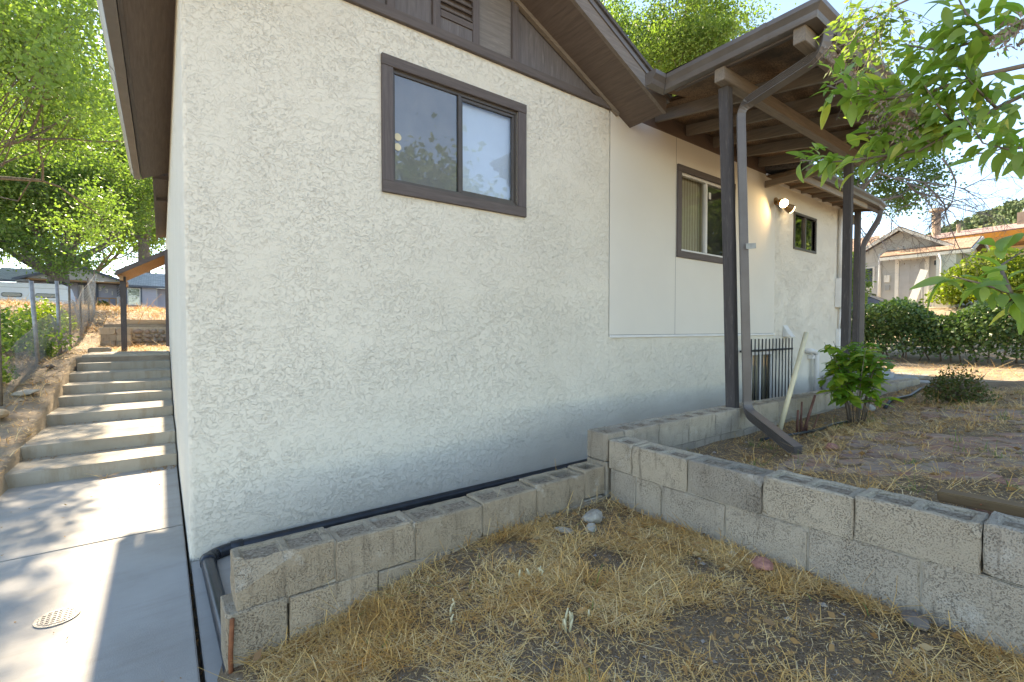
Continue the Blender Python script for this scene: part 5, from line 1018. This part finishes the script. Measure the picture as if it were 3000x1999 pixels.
for k in range(3):
    for (dx, dy) in ((0, 0), (.31, .0)):
        me = bmsh('st', 'block_b', L=.29, cells=0, seed=120, Hh=.165); put_block(sk, me, (-1.22 + dx + r.uniform(-.01, .01), 11.55 + r.uniform(-.01, .01), 1.0 + k * .168), r.uniform(-.03, .03))
tag(MB().box((-1.33, 8.75, .95), (-.98, 9.0, 1.1)).build('edging_block', 'step', bevel=.02), 'rough concrete block lying at the head of the steps', 'block')

# ---------------------------------------------------------------- camper
cp = thing('camper_trailer', 'white camper trailer parked behind the wire fence', 'camper', (-6.8, 36.9, 2.4))
prof = [(-9.4, 2.62), (-9.5, 3.3), (-9.3, 4.05), (-9.0, 4.22), (-5.05, 4.22), (-4.85, 4.14), (-4.66, 3.55), (-4.62, 2.75), (-4.72, 2.62)]
b = MB(); b.prism([(x, 36, z) for x, z in prof], (0, 2.1, 0)); b.build('body', 'camper', cp, bevel=.07, seg=3)
def rrect(x0, x1, z0, z1, rad, n=4): return [(cx + rad * math.cos(a), cz + rad * math.sin(a)) for cx, cz, s in ((x1 - rad, z1 - rad, 0), (x0 + rad, z1 - rad, math.pi / 2), (x0 + rad, z0 + rad, math.pi), (x1 - rad, z0 + rad, 1.5 * math.pi)) for a in np.linspace(s, s + math.pi / 2, n)]
for x0, x1 in ((-7.6, -6.75), (-6.2, -5.2)):
    f = MB().prism([(x, 35.97, z) for x, z in rrect(x0, x1, 3.36, 3.62, .1)], (0, .05, 0)).build('window', 'black_metal', cp); MB().prism([(x, 35.955, z) for x, z in rrect(x0 + .03, x1 - .03, 3.39, 3.59, .08)], (0, .02, 0)).build('pane', 'tint', f)
for z in (3.92, 3.2): MB().box((-9.3, 35.985, z), (-4.8, 36.01, z + .02)).build('trim_line', 'galv', cp)
MB().box((-5.2, 35.98, 2.8), (-4.95, 36.02, 2.98)).build('hatch', 'grey_plastic', cp)
for x0, x1 in ((-5.75, -5.3), (-5.3, -4.88)): MB().box((x0, 36.5, 4.2), (x1 - .02, 37.3, 4.42)).build('roof_unit', 'black_metal', cp, bevel=.06)
MB().box((-9, 36.4, 4.22), (-8.2, 37.2, 4.33)).build('roof_unit', 'black_metal', cp, bevel=.05)
for y in (36.05, 37.85):
    for x in (-7.4, -6.6): MB().tube([(x, y, 2.62), (x, y + .18, 2.62)], .3, 18).build('wheel', 'tyre', cp, smooth=False)

# ---------------------------------------------------------------- grey house with number 331
hh = thing('grey_house', 'grey sided house numbered 331 with slate trim beyond the slope', 'house', (-4, 44, 2.5))
MB().box((-8.3, 43.6, 2.3), (-2.6, 52, 5.0)).build('wall', 'gray_siding', hh); MB().box((-2.6, 42.0, 2.3), (-.45, 52, 4.74)).build('wall', 'gray_siding', hh); MB().box((-.44, 42.8, 2.3), (3.5, 52, 4.7)).build('wall', 'gray_siding', hh)
PKX, PKZ = -4.95, 6.02
b = MB(); b.prism([(-7.75, 42.2, 5.0), (-2.35, 42.2, 5.0), (PKX, 42.2, PKZ - .1)], (0, .15, 0)); b.build('gable', 'gray_gable', hh)
def uvroof(name, quad, mat, parent, th=.1):
    b = MB(); q = [Vector(p) for p in quad]; b.v = [tuple(p) for p in q]; b.f = [(0, 1, 2, 3)]; me = bpy.data.meshes.new(name); me.from_pydata(b.v, [], b.f); uv = me.uv_layers.new(); W_ = (q[1] - q[0]).length; H_ = (q[3] - q[0]).length
    for i, c in enumerate(((0, 0), (W_, 0), (W_, H_), (0, H_))): uv.data[i].uv = c
    o = link(name, me, mat, parent); md = o.modifiers.new('th', 'SOLIDIFY'); md.thickness = th; md.offset = 0; return o
uvroof('roof', [(-2.2, 52, 4.98), (-2.2, 42.0, 4.98), (PKX, 42.0, PKZ + .05), (PKX, 52, PKZ + .05)], 'shingle_grey', hh); uvroof('roof', [(-8.2, 42.0, 4.88), (-8.2, 52, 4.88), (PKX, 52, PKZ + .05), (PKX, 42, PKZ + .05)], 'shingle_grey', hh)
uvroof('roof', [(-2.6, 41.6, 4.72), (3.6, 41.6, 4.72), (3.6, 47, 6.2), (-2.6, 47, 6.2)], 'shingle_grey', hh); uvroof('roof', [(-9.6, 41.8, 4.75), (-7.4, 41.8, 4.75), (-7.4, 47, 6.0), (-9.6, 47, 6.0)], 'shingle_grey', hh)
for x1, z1 in ((-2.2, 4.96), (-8.2, 4.86)): MB().bar((PKX, 41.97, PKZ), (x1, 41.97, z1), .06, .17).build('fascia', 'gray_trim', hh)
MB().box((-2.62, 41.55, 4.62), (3.6, 41.6, 4.76)).build('fascia', 'gray_trim', hh); MB().box((-9.6, 41.75, 4.64), (-8.0, 41.8, 4.80)).build('fascia', 'gray_trim', hh)
MB().box((-7.6, 42.15, 4.88), (-2.45, 43.6, 4.98)).build('porch_soffit', 'new_wood', hh)
for x in (-7.42, -2.72):
    MB().box((x - .11, 42.2, 2.6), (x + .11, 42.4, 3.9)).build('pedestal', 'gray_gable', hh); p = MB().box((x - .09, 42.25, 3.9), (x - .07, 42.3, 4.9)).build('lattice_post', 'black_metal', hh); MB().box((x + .07, 42.25, 3.9), (x + .09, 42.3, 4.9)).build('upright', 'black_metal', p)
    for k in range(5): MB().bar((x - .08, 42.27, 3.92 + k * .2), (x + .08, 42.27, 4.10 + k * .2), .02, .02, (0, 1, 0)).build('brace', 'black_metal', p)
d = MB().box((-4.96, 43.54, 2.75), (-4.1, 43.6, 4.78)).build('door', 'gray_trim', hh)
MB().box((-5.1, 43.5, 4.78), (-3.96, 43.6, 4.95)).build('frame', 'gray_trim', d); MB().box((-5.1, 43.5, 2.7), (-4.96, 43.6, 4.78)).build('frame', 'gray_trim', d); MB().box((-4.1, 43.5, 2.7), (-3.96, 43.6, 4.78)).build('frame', 'gray_trim', d); MB().box((-4.9, 43.52, 2.75), (-4.78, 43.55, 4.72)).build('storm_frame', 'paint_white', d); MB().box((-4.28, 43.52, 2.75), (-4.16, 43.55, 4.72)).build('storm_frame', 'paint_white', d); MB().box((-4.77, 43.53, 3.2), (-4.29, 43.56, 4.6)).build('pane', 'tint', d)
wn_ = MB().box((-2.3, 41.95, 3.18), (-1.33, 42.0, 4.68)).build('window', 'gray_trim', hh); MB().box((-2.2, 41.93, 3.28), (-1.43, 41.96, 4.58)).build('frame', 'paint_white', wn_); MB().box((-2.14, 41.915, 3.96), (-1.49, 41.94, 4.52)).build('pane', 'glass_far', wn_); MB().box((-2.14, 41.915, 3.34), (-1.49, 41.94, 3.92)).build('pane', 'glass_far', wn_)
MB().box((-.47, 41.97, 2.5), (-.40, 42.02, 4.7)).build('corner_trim', 'gray_gable', hh)
MB().box((-4.4, 43.2, 4.86), (-4.1, 43.3, 4.9)).build('porch_light', 'black_metal', hh)
dg = bpy.context.evaluated_depsgraph_get
def text3d(txt, loc, size, mat, parent, name):
    cu = bpy.data.curves.new(name, 'FONT'); cu.body = txt; cu.size = size; cu.extrude = .02; cu.offset = size * .02; cu.align_x = 'CENTER'; o = bpy.data.objects.new(name, cu); C.objects.link(o); bpy.context.view_layer.update()
    me = bpy.data.meshes.new_from_object(o.evaluated_get(dg())); bpy.data.objects.remove(o); o = link(name, me, None, parent, True); me.materials.clear(); me.materials.append(MT[mat]); o.location = Vector(loc) - wloc(parent); o.rotation_euler = (R(90), 0, 0); return o
kx = 43.55 + 3.6; 
for ch, x, z in (('3', -3.86, 4.38), ('3', -3.49, 4.24), ('1', -3.17, 4.08)): text3d(ch, (x, 43.55, z), .42, 'paint_white', hh, 'house_number')
for x in (-3.95, -3.3, -2.9): MB().box((x, 42.25, 2.7), (x + .07, 42.32, 3.8)).build('rail_post', 'new_wood', hh)
MB().box((-3.95, 42.24, 3.72), (-2.83, 42.33, 3.8)).build('rail', 'new_wood', hh); MB().box((-3.95, 42.24, 3.0), (-2.83, 42.33, 3.07)).build('rail', 'new_wood', hh); MB().box((-8.2, 42.2, 2.3), (-2.4, 43.6, 2.72)).build('porch_floor', 'concrete', hh)
MB().tube([(-4.1, 41.7, 2.5), (-4.1, 41.7, 2.7), (-4.1, 41.7, 3.0), (-4.1, 41.7, 3.2)], [.1, .28, .3, .12], 12).build('barrel', 'pot') ; tag(bpy.data.objects['barrel'], 'dark round grill by the porch of the grey house', 'grill')
stuffbush('potted_plant', 'green potted plant beside the wooden porch rail', 'plant', (-3.55, 41.6, 3.1), (.32, .3, .4), 700, .12, 'leaf', 61, 6, .1); 
tag(MB().tube([(-3.55, 41.6, 2.45), (-3.55, 41.6, 3.1)], [.16, .22], 12).build('plant_pot', 'pot'), 'dark pot under the green porch plant', 'pot')

# ---------------------------------------------------------------- neighbour on the right
PH = R(268)
n1 = thing('small_grey_house', 'small pale grey house with panelled door and tan shingled entry roof', 'house', (29, 3.64, 2.66), PH)
def lb(name, a, c, mat, parent=n1, bevel=0): return MB().box(a, c).build(name, mat, parent, bevel=bevel, local=True)
lb('wall', (-3.4, 0, -.6), (2.45, 5, 2.75), 'gray_door_wall')
b = MB(); b.prism([(-1.35, -.02, 2.7), (1.75, -.02, 2.7), (.2, -.02, 3.62)], (0, .2, 0)); b.build('gable', 'gray_door_wall', n1, local=True)
def lroof(quad, mat='shingle_tan', parent=n1):
    o = uvroof('roof', quad, mat, parent); o.location = (0, 0, 0); return o
lroof([(-1.75, -.3, 2.62), (-1.75, 6, 2.62), (.2, 6, 3.78), (.2, -.3, 3.78)]); lroof([(2.15, 6, 2.62), (2.15, -.3, 2.62), (.2, -.3, 3.78), (.2, 6, 3.78)])
lroof([(-4.2, -.35, 2.72), (-1.4, -.35, 2.72), (-1.2, 3, 4.0), (-4.2, 3, 4.0)])
for sx in (-1.78, 2.18): MB().bar((.2, -.34, 3.70), (sx, -.34, 2.55), .05, .14).build('fascia', 'paint_white', n1, local=True)
# entry roof
lroof([(-.35, -1.0, 2.30), (2.9, -1.0, 2.30), (2.9, .8, 3.0), (-.35, .8, 3.0)]); lroof([(2.9, 2.8, 2.2), (-.35, 2.8, 2.2), (-.35, .8, 3.0), (2.9, .8, 3.0)])
lb('fascia', (-.35, -1.04, 2.14), (2.9, -.99, 2.28), 'paint_white')
for v1 in (-1.02, 2.82): MB().bar((2.93, .8, 2.94), (2.93, v1, 2.2), .05, .16).build('fascia', 'paint_white', n1, local=True)
b = MB(); b.prism([(2.46, -.9, 2.2), (2.46, 2.7, 2.2), (2.46, .8, 2.92)], (.1, 0, 0)); b.build('gable', 'paint_white', n1, local=True)
lb('wall', (1.75, -.95, -.3), (2.42, -.02, 2.2), 'paint_white')
dr = lb('door', (.16, -.05, .08), (1.13, -.01, 2.16), 'door_grey', bevel=.004)
for a, c in (((0, -.08, 0), (.155, -.005, 2.3)), ((1.135, -.08, 0), (1.29, -.005, 2.3)), ((.156, -.08, 2.165), (1.134, -.005, 2.3))): lb('frame', a, c, 'paint_white', dr)
for ux in (.27, .70):
    for z0, z1 in ((.22, .85), (.98, 1.55), (1.68, 1.98)): lb('door_panel', (ux, -.066, z0), (ux + .32, -.051, z1), 'door_grey', dr, .01)
MB().tube([(1.05, -.05, 1.0), (1.05, -.12, 1.0)], [.02, .035], 10).build('knob', 'black_metal', dr, local=True)
lp = MB().box((1.50, -.16, 1.8), (1.66, -.01, 2.02)).build('porch_lamp', 'glass_far', n1, local=True); lb('lamp_cap', (1.47, -.18, 2.02), (1.69, 0, 2.06), 'paint_white', lp)
MB().tube([(-.62, -.1, 2.6), (-.62, -.1, .0)], .07, 12).build('drain_pipe', 'paint_white', n1, local=True); MB().tube([(1.85, -1.0, 2.2), (1.95, -1.0, 1.9), (1.95, -1.0, 0)], .05, 10).build('downspout', 'paint_white', n1, local=True)
wn_ = lb('window', (-1.5, -.04, .9), (-.85, .0, 2.0), 'paint_white'); lb('pane', (-1.42, -.06, .98), (-.93, -.03, 1.92), 'tint', wn_)
lb('meter_box', (-.42, -.12, 1.15), (-.2, 0, 1.5), 'paint_white'); lb('meter_box', (-.38, -.12, .75), (-.2, 0, 1.0), 'grey_plastic')
MB().tube([(-.9, 1.2, 3.1), (-.9, 1.2, 3.7)], [.22, .12], 10).build('roof_vent', 'paint_white', n1, local=True)
rl = MB().bar((1.0, -1.3, .05), (1.45, -1.35, 1.5), .06, .3).build('stair_rail', 'paint_white', n1, local=True)
for k in range(8): lb('baluster', (1.35 + k * .13, -1.36, -.2), (1.38 + k * .13, -1.33, .85), 'paint_white', rl)
lb('handrail', (1.3, -1.38, .85), (2.4, -1.31, .92), 'paint_white', rl)
# brick house with orange fascia
n2 = thing('brick_house', 'tan brick house with orange fascia and tall flue behind the hedge', 'house', (43, 1, 3.5))
uvroof('roof', [(41.6, 8, 7.44), (41.6, -8, 7.7), (48, -8, 9.0), (48, 8, 8.75)], 'shingle_pink', n2)
b = MB(); b.prism([(41.55, 8, 7.18), (41.55, -8, 7.22), (41.55, -8, 7.66), (41.55, 8, 7.42)], (.08, 0, 0)); b.build('fascia', 'orange', n2); b = MB(); b.prism([(41.63, 8, 7.2), (41.63, -8, 7.24), (43.3, -8, 7.0), (43.3, 8, 7.0)], (0, 0, .05)); b.build('soffit', 'cream', n2)
MB().box((43.32, -8, 3), (50, 8, 7.05)).build('wall', 'mortar_far', n2)
MT['brick_far'] = simple('tan_brick', (.58, .36, .17), .9, .1, var=.12, sc=2)
bm0 = MB().box((0, -.29, 0), (.04, .29, .145)).mesh('brick'); bm0.materials.append(MT['brick_far'])
for row in range(9):
    for k in range(11):
        y = 3.6 - k * .6 - (row % 2) * .3; z = 5.5 + row * .165
        if -.6 - .29 < y < 1.72 + .29 and z < 6.85: 
            if y < 1.9: continue
        o = bpy.data.objects.new('brick', bm0); C.objects.link(o); o.parent = n2; o.location = Vector((43.28, y, z)) - wloc(n2)
wn_ = MB().box((43.24, -1.6, 5.3), (43.32, 1.6, 6.75)).build('window', 'cream', n2)
for y0, y1 in ((.1, 1.5), (-1.5, 0)): MB().box((43.22, y0, 5.4), (43.25, y1, 6.65)).build('pane', simple('blind_%d' % int(y1 * 10), (.45, .4, .3), .5), wn_)
fl2 = MB().tube([(46, 5.5, 8.3), (46, 5.5, 10.35)], .26, 14).build('flue', 'flue', n2, smooth=False); MB().tube([(46, 5.5, 10.2), (46, 5.5, 10.4)], [.45, .38], 14).build('flue_cap', 'flue', fl2, smooth=False)
MB().tube([(45.5, 4.2, 8.2), (45.5, 4.2, 8.95)], .12, 10).build('vent_pipe', 'flue', n2, smooth=False); MB().box((46, .3, 8.4), (47, 1.4, 9.3)).build('roof_cooler', 'flue', n2); MB().tube([(46.4, .85, 9.3), (46.4, .85, 9.65)], [.4, .25], 12).build('turbine_vent', 'galv', n2)
# parked car
cr = thing('parked_car', 'grey sedan parked behind the hedge, only its roof showing', 'car', (22.4, 3.3, 1.25)); zc = 1.42
body = [(5.5, zc + .3), (5.55, zc + .75), (5.4, zc + .95), (4.3, zc + 1.0), (2.2, zc + .95), (1.1, zc + .8), (.95, zc + .35), (1.2, zc + .22), (5.3, zc + .22)]
MB().prism([(21.5, y, z) for y, z in body], (1.75, 0, 0)).build('body', 'car', cr, bevel=.08, seg=3)
b = MB(); lo_ = [(5.2, zc + .93), (1.75, zc + .9)]; up_ = [(4.5, zc + 1.36), (2.9, zc + 1.38)]
b.add([(21.56, 5.2, zc + .93), (21.56, 1.75, zc + .9), (23.19, 1.75, zc + .9), (23.19, 5.2, zc + .93), (21.78, 4.5, zc + 1.38), (21.78, 2.75, zc + 1.40), (22.97, 2.75, zc + 1.40), (22.97, 4.5, zc + 1.38)], [(0, 1, 5, 4), (1, 2, 6, 5), (2, 3, 7, 6), (3, 0, 4, 7)]); b.build('windows', 'tint', cr)
b = MB(); b.box((21.74, 2.7, zc + 1.39), (23.0, 4.6, zc + 1.47)); b.build('roof', 'car', cr, bevel=.05, seg=3)
for p, q in (((21.56, 1.72, zc + .9), (21.77, 2.75, zc + 1.42)), ((21.56, 5.22, zc + .93), (21.77, 4.55, zc + 1.42)), ((21.55, 3.5, zc + .93), (21.77, 3.5, zc + 1.42))): MB().bar(p, q, .07, .06).build('pillar', 'car', cr)
for x in (21.48, 23.08):
    for y in (1.9, 4.6): wh = MB().tube([(x, y, zc + .3), (x + .2, y, zc + .3)], .31, 18).build('wheel', 'tyre', cr, smooth=False); MB().tube([(x - .005, y, zc + .3), (x + .205, y, zc + .3)], .18, 14).build('rim', 'galv', wh, smooth=False)
# things by the house wall
tag(MB().box((9.9, -.95, .2), (10.65, -.45, .74)).build('utility_box', 'grey_plastic', bevel=.06), 'grey rounded utility box by the far house corner', 'box')
rock('trash_bag', 'crumpled black bag beside the grey utility box', (9.75, -.9, .62), .16, 'bag', 33, 'bag')
b = MB()
for z0, z1 in ((6.35, 6.2), (6.15, 6.05)): b.tube([(30, 12, z0), (33, 2, z0 - .35), (36, -8, z1)], .012, 4)
